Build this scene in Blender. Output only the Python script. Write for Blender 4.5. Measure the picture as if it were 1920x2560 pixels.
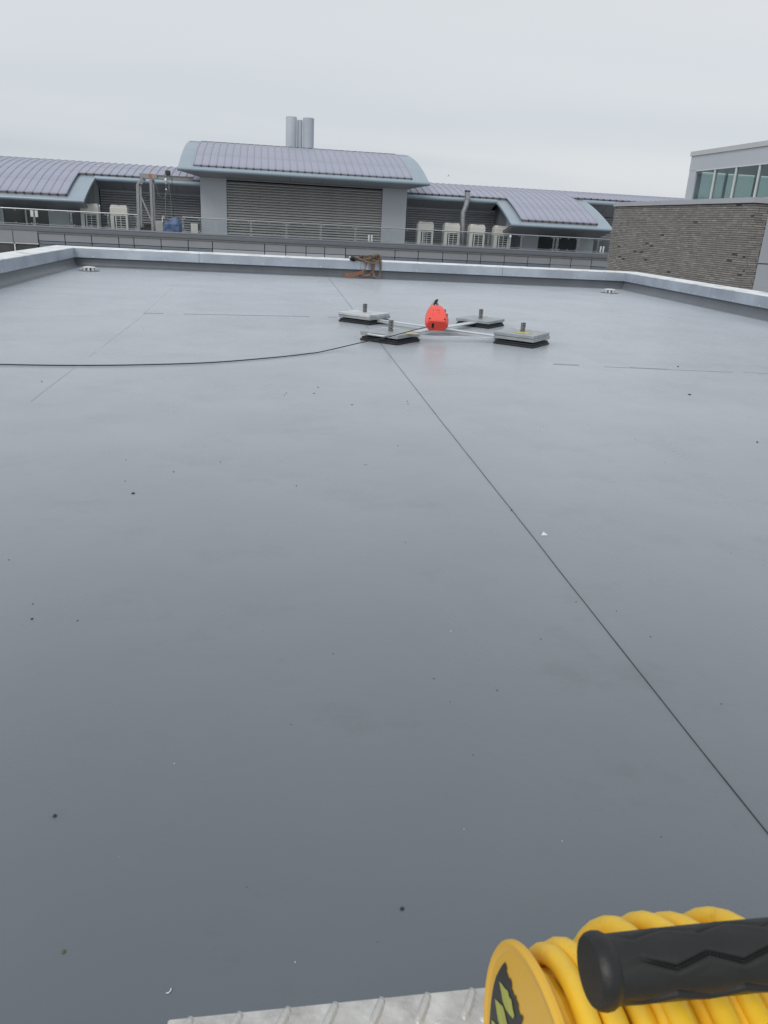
import bpy, math, random
from mathutils import Vector, Matrix

S = bpy.context.scene
for o in list(bpy.data.objects):
    bpy.data.objects.remove(o)
col = S.collection
random.seed(7)
R = math.radians

# ------------------------------------------------------------------ camera
F, CX, CY, CAMH = 1923.0, 960.0, 1280.0, 1.2
_v = Vector((660 - CX, CY - 540, -F)).normalized()
_up = Vector((1, -0.0535, 0)).cross(_v).normalized()
_x = _v.cross(_up)
M3 = Matrix((_x, _v, _up))                     # camera axes -> world axes
CAM = Vector((0, 0, CAMH))
cd = bpy.data.cameras.new('camera')
cam = bpy.data.objects.new('camera', cd)
col.objects.link(cam)
cam.matrix_world = Matrix.Translation(CAM) @ M3.to_4x4()
cd.sensor_fit = 'VERTICAL'
cd.sensor_height = 34.6
cd.lens = 34.6 * F / 2560
cd.clip_start = 0.02
cd.clip_end = 3000
cd.dof.use_dof = True
cd.dof.focus_distance = 9.0
cd.dof.aperture_fstop = 24
S.camera = cam

def hit(px, py, axis, val):
    """point where the view ray of a photograph pixel meets the plane axis = val"""
    d = M3 @ Vector((px - CX, CY - py, -F))
    return CAM + d * ((val - CAM[axis]) / d[axis])

# ------------------------------------------------------------------ world, sun, exposure
SUN_EL, SUN_AZ = R(46), R(222)
w = bpy.data.worlds.new('World'); S.world = w; w.use_nodes = True
nt = w.node_tree; N = nt.nodes; L = nt.links; N.clear()
wo = N.new('ShaderNodeOutputWorld'); bg = N.new('ShaderNodeBackground')
sky = N.new('ShaderNodeTexSky'); sky.sky_type = 'NISHITA'; sky.sun_disc = False
sky.sun_elevation = SUN_EL; sky.sun_rotation = SUN_AZ; sky.air_density = 1; sky.dust_density = 3
sk = N.new('ShaderNodeVectorMath'); sk.operation = 'SCALE'; sk.inputs['Scale'].default_value = 0.10
L.new(sky.outputs[0], sk.inputs[0])
tc = N.new('ShaderNodeTexCoord'); sep = N.new('ShaderNodeSeparateXYZ'); L.new(tc.outputs['Generated'], sep.inputs[0])
za = N.new('ShaderNodeMath'); za.operation = 'MAXIMUM'; za.inputs[1].default_value = 0.0; L.new(sep.outputs[2], za.inputs[0])
zb = N.new('ShaderNodeMath'); zb.operation = 'ADD'; zb.inputs[1].default_value = 0.09; L.new(za.outputs[0], zb.inputs[0])
dx = N.new('ShaderNodeMath'); dx.operation = 'DIVIDE'; L.new(sep.outputs[0], dx.inputs[0]); L.new(zb.outputs[0], dx.inputs[1])
dy = N.new('ShaderNodeMath'); dy.operation = 'DIVIDE'; L.new(sep.outputs[1], dy.inputs[0]); L.new(zb.outputs[0], dy.inputs[1])
cmb = N.new('ShaderNodeCombineXYZ'); L.new(dx.outputs[0], cmb.inputs[0]); L.new(dy.outputs[0], cmb.inputs[1])
mp = N.new('ShaderNodeMapping'); mp.inputs['Location'].default_value = (3.1, 1.35, 0); mp.inputs['Scale'].default_value = (0.16, 0.34, 1)
L.new(cmb.outputs[0], mp.inputs[0])
nz = N.new('ShaderNodeTexNoise'); nz.inputs['Scale'].default_value = 1.0; nz.inputs['Detail'].default_value = 3.0
nz.inputs['Roughness'].default_value = 0.42; nz.inputs['Distortion'].default_value = 0.3
L.new(mp.outputs[0], nz.inputs[0])
cr = N.new('ShaderNodeValToRGB'); cr.color_ramp.elements[0].position = 0.30; cr.color_ramp.elements[1].position = 0.62
cr.color_ramp.elements[0].color = (0.60, 0.655, 0.71, 1); cr.color_ramp.elements[1].color = (0.765, 0.79, 0.815, 1)
L.new(nz.outputs[0], cr.inputs[0])
mx = N.new('ShaderNodeMix'); mx.data_type = 'RGBA'; mx.inputs[0].default_value = 0.90
L.new(sk.outputs[0], mx.inputs[6]); L.new(cr.outputs[0], mx.inputs[7])
L.new(mx.outputs[2], bg.inputs[0]); bg.inputs[1].default_value = 1.0
L.new(bg.outputs[0], wo.inputs[0])

sd = bpy.data.lights.new('sun', 'SUN'); sun = bpy.data.objects.new('sun', sd); col.objects.link(sun)
sd.energy = 1.4; sd.angle = R(30); sd.color = (1, 0.97, 0.93)
# direction to the sun: azimuth measured like the sky node (clockwise from +Y)
sdir = Vector((math.sin(SUN_AZ) * math.cos(SUN_EL), math.cos(SUN_AZ) * math.cos(SUN_EL), math.sin(SUN_EL)))
sun.rotation_euler = sdir.to_track_quat('Z', 'Y').to_euler()
sun.location = (0, -10, 30)
S.view_settings.view_transform = 'Standard'
S.view_settings.look = 'None'
S.view_settings.exposure = 0.0
S.view_settings.gamma = 1.0
S.view_settings.use_curve_mapping = False
S.render.engine = 'CYCLES'

# ------------------------------------------------------------------ materials
MATS = {}
def mat(name, c, rough=0.5, metal=0.0, var=0.08, vscale=3.0, bump=0.0, bscale=40.0, spec=0.5, stretch=(1, 1, 1), dirt=None, dirtpos=(0.55, 0.75), dscale=1.2, rvar=0.0, sheen=0.0):
    m = bpy.data.materials.new(name); m.use_nodes = True
    t = m.node_tree; n = t.nodes; l = t.links
    p = n['Principled BSDF']
    p.inputs['Roughness'].default_value = rough
    p.inputs['Metallic'].default_value = metal
    p.inputs['Specular IOR Level'].default_value = spec
    if sheen: p.inputs['Sheen Weight'].default_value = sheen; p.inputs['Sheen Roughness'].default_value = 0.5; p.inputs['Sheen Tint'].default_value = (0.90, 0.94, 1, 1)
    co = n.new('ShaderNodeTexCoord'); ma = n.new('ShaderNodeMapping'); ma.inputs['Scale'].default_value = stretch
    l.new(co.outputs['Object'], ma.inputs[0])
    no = n.new('ShaderNodeTexNoise'); no.inputs['Scale'].default_value = vscale; no.inputs['Detail'].default_value = 6; no.inputs['Roughness'].default_value = 0.6
    l.new(ma.outputs[0], no.inputs[0])
    r = n.new('ShaderNodeValToRGB')
    r.color_ramp.elements[0].position = 0.3; r.color_ramp.elements[1].position = 0.7
    r.color_ramp.elements[0].color = (*[max(0, x * (1 - var)) for x in c], 1)
    r.color_ramp.elements[1].color = (*[min(1, x * (1 + var)) for x in c], 1)
    l.new(no.outputs[0], r.inputs[0])
    out = r.outputs[0]
    if dirt:
        n2 = n.new('ShaderNodeTexNoise'); n2.inputs['Scale'].default_value = dscale; n2.inputs['Detail'].default_value = 8; n2.inputs['Roughness'].default_value = 0.65
        l.new(ma.outputs[0], n2.inputs[0])
        r2 = n.new('ShaderNodeMapRange'); r2.inputs['From Min'].default_value = dirtpos[0]; r2.inputs['From Max'].default_value = dirtpos[1]
        l.new(n2.outputs[0], r2.inputs[0])
        mxx = n.new('ShaderNodeMix'); mxx.data_type = 'RGBA'; mxx.inputs[7].default_value = (*dirt, 1)
        l.new(r2.outputs[0], mxx.inputs[0]); l.new(out, mxx.inputs[6]); out = mxx.outputs[2]
    l.new(out, p.inputs['Base Color'])
    if rvar:
        rr = n.new('ShaderNodeMapRange'); rr.inputs['From Min'].default_value = 0.3; rr.inputs['From Max'].default_value = 0.7
        rr.inputs['To Min'].default_value = rough - rvar; rr.inputs['To Max'].default_value = rough + rvar
        l.new(no.outputs[0], rr.inputs[0]); l.new(rr.outputs[0], p.inputs['Roughness'])
    if bump:
        nb = n.new('ShaderNodeTexNoise'); nb.inputs['Scale'].default_value = bscale; nb.inputs['Detail'].default_value = 4
        l.new(ma.outputs[0], nb.inputs[0])
        b = n.new('ShaderNodeBump'); b.inputs['Strength'].default_value = bump; b.inputs['Distance'].default_value = 0.02
        l.new(nb.outputs[0], b.inputs['Height']); l.new(b.outputs[0], p.inputs['Normal'])
    MATS[name] = m
    return m

def glass_mat(name, tint, rough=0.02, amount=0.9):
    m = bpy.data.materials.new(name); m.use_nodes = True
    t = m.node_tree; n = t.nodes; l = t.links; n.clear()
    o = n.new('ShaderNodeOutputMaterial'); mi = n.new('ShaderNodeMixShader')
    tr = n.new('ShaderNodeBsdfTransparent'); tr.inputs[0].default_value = (*tint, 1)
    gl = n.new('ShaderNodeBsdfGlossy'); gl.inputs['Roughness'].default_value = rough
    fr = n.new('ShaderNodeLayerWeight'); fr.inputs[0].default_value = 0.5
    pw = n.new('ShaderNodeMath'); pw.operation = 'POWER'; pw.inputs[1].default_value = 4.0; l.new(fr.outputs['Facing'], pw.inputs[0])
    ad = n.new('ShaderNodeMath'); ad.operation = 'MULTIPLY_ADD'; ad.inputs[1].default_value = 0.95; ad.inputs[2].default_value = 0.04; l.new(pw.outputs[0], ad.inputs[0])
    mu = n.new('ShaderNodeMath'); mu.operation = 'MULTIPLY'; mu.inputs[1].default_value = amount
    l.new(ad.outputs[0], mu.inputs[0]); l.new(mu.outputs[0], mi.inputs[0]); l.new(tr.outputs[0], mi.inputs[1]); l.new(gl.outputs[0], mi.inputs[2])
    l.new(mi.outputs[0], o.inputs[0])
    MATS[name] = m
    return m

def membrane_mat():
    m = bpy.data.materials.new('roof_membrane'); m.use_nodes = True
    t = m.node_tree; n = t.nodes; l = t.links; p = n['Principled BSDF']
    co = n.new('ShaderNodeTexCoord')
    def noise(sc, det, rough, stretch=(1, 1, 1)):
        ma = n.new('ShaderNodeMapping'); ma.inputs['Scale'].default_value = stretch; l.new(co.outputs['Object'], ma.inputs[0])
        x = n.new('ShaderNodeTexNoise'); x.inputs['Scale'].default_value = sc; x.inputs['Detail'].default_value = det; x.inputs['Roughness'].default_value = rough
        l.new(ma.outputs[0], x.inputs[0]); return x.outputs[0]
    big = noise(0.55, 4, 0.55); mid = noise(2.3, 6, 0.62, (1, 0.7, 1)); smear = noise(1.5, 7, 0.7, (1, 1.15, 1)); fine = noise(90, 3, 0.6)
    r = n.new('ShaderNodeValToRGB'); r.color_ramp.elements[0].position = 0.32; r.color_ramp.elements[1].position = 0.68
    r.color_ramp.elements[0].color = (0.08460000000000001, 0.10152000000000001, 0.1175, 1); r.color_ramp.elements[1].color = (0.10152000000000001, 0.1175, 0.1316, 1)
    l.new(big, r.inputs[0])
    # worn greenish-brown smears with their own shape
    mr = n.new('ShaderNodeMapRange'); mr.inputs['From Min'].default_value = 0.56; mr.inputs['From Max'].default_value = 0.74; mr.inputs['To Max'].default_value = 0.5
    l.new(smear, mr.inputs[0])
    mx_ = n.new('ShaderNodeMix'); mx_.data_type = 'RGBA'; mx_.inputs[7].default_value = (0.058, 0.062, 0.062, 1)
    l.new(mr.outputs[0], mx_.inputs[0]); l.new(r.outputs[0], mx_.inputs[6]); l.new(mx_.outputs[2], p.inputs['Base Color'])
    ro = n.new('ShaderNodeMapRange'); ro.inputs['From Min'].default_value = 0.3; ro.inputs['From Max'].default_value = 0.7
    ro.inputs['To Min'].default_value = .22; ro.inputs['To Max'].default_value = .29
    l.new(mid, ro.inputs[0]); l.new(ro.outputs[0], p.inputs['Roughness'])
    p.inputs['Specular IOR Level'].default_value = 0.5; p.inputs['IOR'].default_value = 1.6; p.inputs['Sheen Roughness'].default_value = .5; p.inputs['Sheen Tint'].default_value = (0.90, 0.94, 1.0, 1)
    scuff = noise(5.0, 8, 0.75, (1, 0.8, 1)); blot = noise(0.9, 5, 0.6)
    def rng(x, a, b, lo, hi):
        q = n.new('ShaderNodeMapRange'); q.inputs['From Min'].default_value = a; q.inputs['From Max'].default_value = b; q.inputs['To Min'].default_value = lo; q.inputs['To Max'].default_value = hi
        l.new(x, q.inputs[0]); return q.outputs[0]
    def mul(x, y):
        q = n.new('ShaderNodeMath'); q.operation = 'MULTIPLY'; l.new(x, q.inputs[0]); l.new(y, q.inputs[1]); return q.outputs[0]
    film = mul(mul(rng(blot, .35, .65, .70, .82), rng(smear, .52, .74, 1.0, .86)), rng(scuff, .60, .78, 1.0, .80))
    l.new(film, p.inputs['Sheen Weight'])
    b1 = n.new('ShaderNodeBump'); b1.inputs['Strength'].default_value = 0.10; b1.inputs['Distance'].default_value = 0.02; l.new(mid, b1.inputs['Height'])
    b2 = n.new('ShaderNodeBump'); b2.inputs['Strength'].default_value = 0.05; b2.inputs['Distance'].default_value = 0.003
    l.new(fine, b2.inputs['Height']); l.new(b1.outputs[0], b2.inputs['Normal']); l.new(b2.outputs[0], p.inputs['Normal'])
    MATS['roof_membrane'] = m

def brick_mat():
    m = bpy.data.materials.new('brick'); m.use_nodes = True
    t = m.node_tree; n = t.nodes; l = t.links; p = n['Principled BSDF']
    a = n.new('ShaderNodeVertexColor'); a.layer_name = 'Col'
    co = n.new('ShaderNodeTexCoord'); no = n.new('ShaderNodeTexNoise'); no.inputs['Scale'].default_value = 25; no.inputs['Detail'].default_value = 5
    l.new(co.outputs['Object'], no.inputs[0])
    mr = n.new('ShaderNodeMapRange'); mr.inputs['To Min'].default_value = 0.8; mr.inputs['To Max'].default_value = 1.2; l.new(no.outputs[0], mr.inputs[0])
    vm = n.new('ShaderNodeVectorMath'); vm.operation = 'SCALE'; l.new(a.outputs[0], vm.inputs[0]); l.new(mr.outputs[0], vm.inputs['Scale'])
    l.new(vm.outputs[0], p.inputs['Base Color']); p.inputs['Roughness'].default_value = 0.85
    MATS['brick'] = m

def attr_mat(name, rough):
    m = bpy.data.materials.new(name); m.use_nodes = True
    t = m.node_tree; n = t.nodes; l = t.links; p = n['Principled BSDF']
    a = n.new('ShaderNodeVertexColor'); a.layer_name = 'Col'; l.new(a.outputs[0], p.inputs['Base Color']); p.inputs['Roughness'].default_value = rough
    MATS[name] = m

membrane_mat(); brick_mat(); attr_mat('grit', 0.9)
mat('upstand', (0.085, 0.098, 0.113), 0.42, 0, 0.14, 2.0, sheen=0.35, bump=0.3, bscale=3)
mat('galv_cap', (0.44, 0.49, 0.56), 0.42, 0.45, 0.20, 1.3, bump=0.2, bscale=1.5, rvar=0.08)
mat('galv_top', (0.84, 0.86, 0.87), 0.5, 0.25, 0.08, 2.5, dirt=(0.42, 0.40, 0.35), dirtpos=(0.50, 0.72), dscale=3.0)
mat('rivet', (0.75, 0.78, 0.80), 0.35, 0.5)
mat('seam_dark', (0.03, 0.032, 0.036), 0.6, 0, 0.3, 20, sheen=0.25)
mat('seam_soft', (0.062, 0.07, 0.078), 0.5, 0, 0.3, 9, sheen=0.73)
mat('seam_faint', (0.085, 0.095, 0.105), 0.4, 0, 0.2, 9, sheen=0.76)
mat('seam_pale', (0.12, 0.13, 0.138), 0.5, 0, 0.3, 9, sheen=0.85)
mat('concrete', (0.26, 0.26, 0.25), 0.9, 0, 0.12, 1.2)
mat('asphalt', (0.20, 0.20, 0.195), 0.9, 0, 0.15, 0.4)
mat('roof_sheet', (0.33, 0.40, 0.455), 0.40, 0.15, 0.05, 0.8)
mat('roof_panel', (0.36, 0.37, 0.455), 0.42, 0.15, 0.07, 0.9)
mat('roof_rib', (0.325, 0.335, 0.41), 0.45, 0.15, 0.06, 0.9)
mat('dark_gap', (0.025, 0.025, 0.03), 0.8, 0, 0.1)
mat('tan_flash', (0.17, 0.155, 0.15), 0.6, 0, 0.1, 2)
mat('gutter', (0.31, 0.39, 0.455), 0.38, 0.15, 0.05, 0.8)
mat('soffit', (0.36, 0.385, 0.42), 0.5, 0.1, 0.05, 1)
mat('clad_light', (0.46, 0.49, 0.53), 0.45, 0.15, 0.04, 0.5)
mat('clad_grey', (0.30, 0.315, 0.34), 0.5, 0.1, 0.06, 0.6)
mat('clad_blue', (0.19, 0.22, 0.27), 0.45, 0.1, 0.06, 0.6)
mat('fascia_dark', (0.17, 0.185, 0.21), 0.5, 0.1, 0.08, 0.7)
mat('louvre', (0.44, 0.44, 0.44), 0.5, 0.2, 0.08, 1.5)
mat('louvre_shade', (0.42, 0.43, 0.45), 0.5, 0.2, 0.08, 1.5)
mat('louvre_back', (0.02, 0.02, 0.023), 0.9)
mat('window_dark', (0.085, 0.088, 0.092), 0.12, 0, 0.3, 0.6)
mat('panel_white', (0.62, 0.64, 0.66), 0.45, 0.1, 0.04, 0.6)
mat('frame_white', (0.68, 0.70, 0.71), 0.4, 0.2, 0.05)
mat('rail_steel', (0.42, 0.44, 0.46), 0.35, 0.6, 0.05)
mat('deck', (0.22, 0.22, 0.22), 0.8, 0, 0.1)
mat('ac_cream', (0.62, 0.61, 0.57), 0.5, 0, 0.04, 2)
mat('ac_side', (0.42, 0.42, 0.40), 0.55, 0, 0.05, 2)
mat('ac_coil', (0.05, 0.055, 0.06), 0.6, 0.2)
mat('ac_bar', (0.72, 0.73, 0.72), 0.4, 0.1)
mat('steel_grey', (0.34, 0.35, 0.36), 0.45, 0.4, 0.12, 4)
mat('steel_dark', (0.06, 0.062, 0.068), 0.5, 0.3, 0.2, 4)
mat('orange_mark', (0.55, 0.14, 0.06), 0.5)
mat('tarp_blue', (0.075, 0.125, 0.235), 0.4, 0, 0.45, 3.5, bump=0.6, bscale=6)
mat('cabinet_grey', (0.36, 0.365, 0.35), 0.5)
mat('duct', (0.42, 0.44, 0.46), 0.4, 0.6, 0.15, 5)
mat('chimney_grey', (0.42, 0.45, 0.50), 0.75, 0.0, 0.05, 0.8)
mat('mortar', (0.10, 0.098, 0.095), 0.95)
mat('coping', (0.50, 0.515, 0.54), 0.45, 0.2, 0.05, 1)
mat('pav_panel', (0.52, 0.545, 0.58), 0.4, 0.2, 0.04, 0.6)
mat('pav_band', (0.55, 0.56, 0.56), 0.5, 0.1, 0.04, 0.6)
mat('interior', (0.55, 0.62, 0.62), 0.8)
mat('interior_dark', (0.12, 0.16, 0.16), 0.8)
mat('steel_plate', (0.40, 0.43, 0.45), 0.45, 0.55, 0.16, 9, dirt=(0.50, 0.49, 0.45), dirtpos=(0.5, 0.72), dscale=5)
mat('steel_plate_white', (0.62, 0.64, 0.66), 0.45, 0.3, 0.12, 9, dirt=(0.40, 0.42, 0.44), dirtpos=(0.5, 0.66), dscale=7)
mat('arm_alu', (0.70, 0.73, 0.76), 0.4, 0.45, 0.1, 6)
mat('rubber', (0.022, 0.025, 0.030), 0.6, 0, 0.25, 8)
mat('post_steel', (0.20, 0.205, 0.205), 0.45, 0.5, 0.3, 30)
mat('pin_white', (0.62, 0.64, 0.66), 0.35, 0.4)
mat('yellow_paint', (0.55, 0.47, 0.20), 0.7, 0, 0.2, 30)
mat('block_red', (0.84, 0.095, 0.07), 0.38, 0, 0.06, 6)
mat('block_mark', (0.30, 0.025, 0.03), 0.45)
mat('block_blue', (0.05, 0.10, 0.22), 0.5)
mat('black_plastic', (0.012, 0.012, 0.013), 0.45, 0, 0.2, 30)
mat('chain_steel', (0.25, 0.25, 0.25), 0.35, 0.8, 0.3, 40)
mat('cable_black', (0.028, 0.029, 0.030), 0.5, 0, 0.2, 30)
mat('strap_tan', (0.165, 0.12, 0.088), 0.8, 0, 0.28, 12)
mat('strap_dark', (0.075, 0.05, 0.036), 0.85, 0, 0.3, 12)
mat('strap_rust', (0.20, 0.095, 0.062), 0.8, 0, 0.25, 12)
mat('drain_alu', (0.62, 0.64, 0.65), 0.4, 0.4, 0.15, 20)
mat('chip_white', (0.70, 0.71, 0.72), 0.6)
mat('stone_dark', (0.035, 0.035, 0.036), 0.8, 0, 0.3, 60)
mat('stone_brown', (0.10, 0.085, 0.05), 0.8, 0, 0.3, 60)
mat('tread_alu', (0.60, 0.59, 0.565), 0.5, 0.5, 0.22, 22, bump=0.25, bscale=70, dirt=(0.30, 0.29, 0.26), dirtpos=(0.48, 0.72), dscale=14)
mat('reel_yellow', (0.80, 0.46, 0.045), 0.42, 0, 0.05, 8)
mat('hose_yellow', (0.92, 0.57, 0.036), 0.38, 0, 0.10, 18, dirt=(0.50, 0.27, 0.03), dirtpos=(0.58, 0.80), dscale=40, bump=0.05, bscale=120)
mat('sticker_black', (0.028, 0.026, 0.028), 0.5)
mat('sticker_lime', (0.42, 0.44, 0.075), 0.5, 0, 0.15, 60)
mat('grip_rubber', (0.011, 0.011, 0.010), 0.48, 0, 0.2, 60, bump=0.06, bscale=400)
mat('bird', (0.9, 0.9, 0.88), 0.8)
glass_mat('rail_glass', (0.93, 0.96, 0.96), 0.02, 0.5)
glass_mat('pane_glass', (0.68, 0.755, 0.75), 0.03, 1.0)

# ------------------------------------------------------------------ mesh helpers
class MB:
    def __init__(s):
        s.v = []; s.f = []; s.c = []
    def add(s, vs, fs, c=None):
        b = len(s.v); s.v += [tuple(x) for x in vs]; s.f += [tuple(i + b for i in f) for f in fs]
        s.c += [c] * len(fs)
        return s
    def box(s, x0, x1, y0, y1, z0, z1, c=None):
        vs = [(x0, y0, z0), (x1, y0, z0), (x1, y1, z0), (x0, y1, z0), (x0, y0, z1), (x1, y0, z1), (x1, y1, z1), (x0, y1, z1)]
        return s.add(vs, [(3, 2, 1, 0), (4, 5, 6, 7), (0, 1, 5, 4), (1, 2, 6, 5), (2, 3, 7, 6), (3, 0, 4, 7)], c)
    def bbox(s, x0, x1, y0, y1, z0, z1, b=0.005):
        """box with chamfered edges (a hull of 24 points)"""
        import bmesh
        bm = bmesh.new()
        bmesh.ops.create_cube(bm, size=1)
        for v in bm.verts:
            v.co = ((x0 + x1) / 2 + v.co.x * (x1 - x0), (y0 + y1) / 2 + v.co.y * (y1 - y0), (z0 + z1) / 2 + v.co.z * (z1 - z0))
        bmesh.ops.bevel(bm, geom=bm.edges[:], offset=b, segments=1, affect='EDGES')
        bm.verts.index_update()
        s.add([v.co[:] for v in bm.verts], [[v.index for v in f.verts] for f in bm.faces]); bm.free()
        return s
    def extrude_x(s, prof, x0, x1, closed=True, caps=True):
        n = len(prof)
        vs = [(x0, y, z) for y, z in prof] + [(x1, y, z) for y, z in prof]
        fs = [(i, (i + 1) % n, n + (i + 1) % n, n + i) for i in range(n if closed else n - 1)]
        if caps and closed:
            fs += [tuple(range(n))[::-1], tuple(range(n, 2 * n))]
        return s.add(vs, fs)
    def loft(s, rings, caps=True, closed=True):
        n = len(rings[0]); b = []
        for r in rings: b += list(r)
        fs = []
        for k in range(len(rings) - 1):
            for i in range(n if closed else n - 1):
                j = (i + 1) % n
                fs.append((k * n + i, k * n + j, (k + 1) * n + j, (k + 1) * n + i))
        if caps:
            fs += [tuple(range(n))[::-1], tuple(range((len(rings) - 1) * n, len(rings) * n))]
        return s.add(b, fs)
    def tube(s, pts, r, seg=8, caps=True, closed=False):
        P = [Vector(p) for p in pts]; rs = r if isinstance(r, (list, tuple)) else [r] * len(P)
        rings = []; up = None
        for i, p in enumerate(P):
            if closed: t = (P[(i + 1) % len(P)] - P[i - 1]).normalized()
            else: t = (P[min(i + 1, len(P) - 1)] - P[max(i - 1, 0)]).normalized()
            if up is None:
                a = Vector((0, 0, 1)) if abs(t.z) < 0.9 else Vector((1, 0, 0)); up = (a - t * a.dot(t)).normalized()
            else: up = (up - t * up.dot(t)).normalized()
            sd_ = t.cross(up)
            rings.append([p + (up * math.cos(2 * math.pi * k / seg) + sd_ * math.sin(2 * math.pi * k / seg)) * rs[i] for k in range(seg)])
        if closed: rings.append(rings[0]); caps = False
        return s.loft(rings, caps)
    def bar(s, a, b, wd, ht):
        """rectangular bar from a to b"""
        a = Vector(a); b = Vector(b); t = (b - a).normalized()
        u = Vector((0, 0, 1)) if abs(t.z) < 0.95 else Vector((0, 1, 0))
        x = t.cross(u).normalized(); z = x.cross(t)
        r = lambda p: [p + x * (i * wd / 2) + z * (j * ht / 2) for i, j in ((-1, -1), (1, -1), (1, 1), (-1, 1))]
        return s.loft([r(a), r(b)])
    def ribbon(s, pts, width, th=0.003, side=None):
        P = [Vector(p) for p in pts]; rings = []
        for i, p in enumerate(P):
            t = (P[min(i + 1, len(P) - 1)] - P[max(i - 1, 0)]).normalized()
            sv = Vector(side[i] if isinstance(side, list) else side); sv = (sv - t * sv.dot(t)).normalized(); nn = t.cross(sv)
            rings.append([p + sv * width / 2 + nn * th, p + sv * width / 2 - nn * th, p - sv * width / 2 - nn * th, p - sv * width / 2 + nn * th])
        return s.loft(rings)
    def lathe(s, prof, cx=0, cy=0, seg=24, axis='z'):
        rings = []
        for r, h in prof:
            rg = []
            for k in range(seg):
                a = 2 * math.pi * k / seg
                p = (cx + r * math.cos(a), cy + r * math.sin(a), h)
                if axis == 'x': p = (h, cx + r * math.cos(a), cy + r * math.sin(a))
                rg.append(p)
            rings.append(rg)
        return s.loft(rings)
    def mesh(s, name, m, org=(0, 0, 0), smooth=False):
        me = bpy.data.meshes.new(name)
        me.from_pydata([(a - org[0], b - org[1], c - org[2]) for a, b, c in s.v], [], s.f)
        if any(c is not None for c in s.c):
            ca = me.color_attributes.new('Col', 'FLOAT_COLOR', 'CORNER'); i = 0
            for pl, c in zip(me.polygons, s.c):
                for _ in pl.loop_indices:
                    ca.data[i].color = (*(c or (0.1, 0.1, 0.1)), 1); i += 1
        me.materials.append(MATS[m])
        import bmesh
        bm = bmesh.new(); bm.from_mesh(me); bmesh.ops.recalc_face_normals(bm, faces=bm.faces[:]); bm.to_mesh(me); bm.free()
        if smooth:
            for p in me.polygons: p.use_smooth = True
            try: me.set_sharp_from_angle(angle=R(38))
            except Exception: pass
        return me
    def build(s, name, m, parent=None, smooth=False, kind=None):
        org = wloc(parent) if parent else (0, 0, 0)
        return link(name, s.mesh(name, m, org, smooth), parent, kind)

def wloc(o):
    p = Vector((0, 0, 0))
    while o is not None:
        p = p + o.location; o = o.parent
    return p
def link(name, me, parent=None, kind=None, loc=None):
    o = bpy.data.objects.new(name, me); col.objects.link(o)
    if parent: o.parent = parent
    if kind: o['kind'] = kind
    if loc is not None: o.location = Vector(loc) - (wloc(parent) if parent else Vector())
    return o
def tag(o, label, cat, group=None):
    o['label'] = label; o['category'] = cat
    if group: o['group'] = group
    return o
def thing(name, label, cat, loc=(0, 0, 0), group=None, rz=0):
    o = bpy.data.objects.new(name, None); col.objects.link(o); o.location = loc; o.rotation_euler.z = rz
    o.empty_display_size = 0.2
    return tag(o, label, cat, group)
def dup(root, loc, label, rz=None):
    r = root.copy(); col.objects.link(r); r.location = loc; r['label'] = label
    if rz is not None: r.rotation_euler.z = rz
    for ch in list(root.children):
        c = ch.copy(); col.objects.link(c); c.parent = r
        for g in list(ch.children):
            d = g.copy(); col.objects.link(d); d.parent = c
    return r

# ------------------------------------------------------------------ ground and our own roof
GZ = -13.0
g = MB().add([(-1500, -1500, GZ), (1500, -1500, GZ), (1500, 1500, GZ), (-1500, 1500, GZ)], [(0, 1, 2, 3)]).build('ground', 'asphalt', kind='structure')

XL, YF, YB = -4.0, 18.02, -7.0
def xr(y): return 8.46 - 0.032 * (18.02 - y)        # the right parapet runs very slightly out of square
roof = MB()
roof.add([(XL - .4, YB, 0), (xr(YB) + .4, YB, 0), (xr(YF) + .4, YF + .4, 0), (XL - .4, YF + .4, 0),
          (XL - .4, YB, -.5), (xr(YB) + .4, YB, -.5), (xr(YF) + .4, YF + .4, -.5), (XL - .4, YF + .4, -.5)],
         [(0, 1, 2, 3), (7, 6, 5, 4), (0, 4, 5, 1), (1, 5, 6, 2), (2, 6, 7, 3), (3, 7, 4, 0)])
roof = roof.build('flat_roof', 'roof_membrane', kind='structure')
low = MB().add([(XL - .38, YB + .02, GZ), (xr(YB) + .38, YB + .02, GZ), (xr(YF) + .38, YF + .38, GZ), (XL - .38, YF + .38, GZ),
                (XL - .38, YB + .02, -.5), (xr(YB) + .38, YB + .02, -.5), (xr(YF) + .38, YF + .38, -.5), (XL - .38, YF + .38, -.5)],
               [(0, 1, 5, 4), (1, 2, 6, 5), (2, 3, 7, 6), (3, 0, 4, 7)]).build('wall_below_roof', 'concrete', kind='structure')

def seam(pts, wd, h, m, name='seam', gaps=0):
    mb = MB(); P = [Vector(p) for p in pts]; out = []
    for a, b in zip(P, P[1:]):
        n = max(2, int((b - a).length / 0.12))
        for i in range(n): out.append(a.lerp(b, i / n))
    out.append(P[-1])
    seg = []
    def flush():
        if len(seg) > 1:
            rings = []
            for i, p in enumerate(seg):
                t = (seg[min(i + 1, len(seg) - 1)] - seg[max(i - 1, 0)]).normalized(); s_ = Vector((-t.y, t.x, 0))
                ww = wd * random.uniform(.65, 1.25); o_ = s_ * random.uniform(-.15, .15) * wd
                rings.append([p + o_ + s_ * ww / 2 + Vector((0, 0, -.002)), p + o_ + s_ * ww * .2 + Vector((0, 0, h)), p + o_ - s_ * ww * .2 + Vector((0, 0, h)), p + o_ - s_ * ww / 2 + Vector((0, 0, -.002))])
            mb.loft(rings)
        seg.clear()
    for p in out:
        if gaps and random.random() < gaps: flush()
        else: seg.append(p)
    flush()
    return mb.build(name, m, roof)
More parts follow.
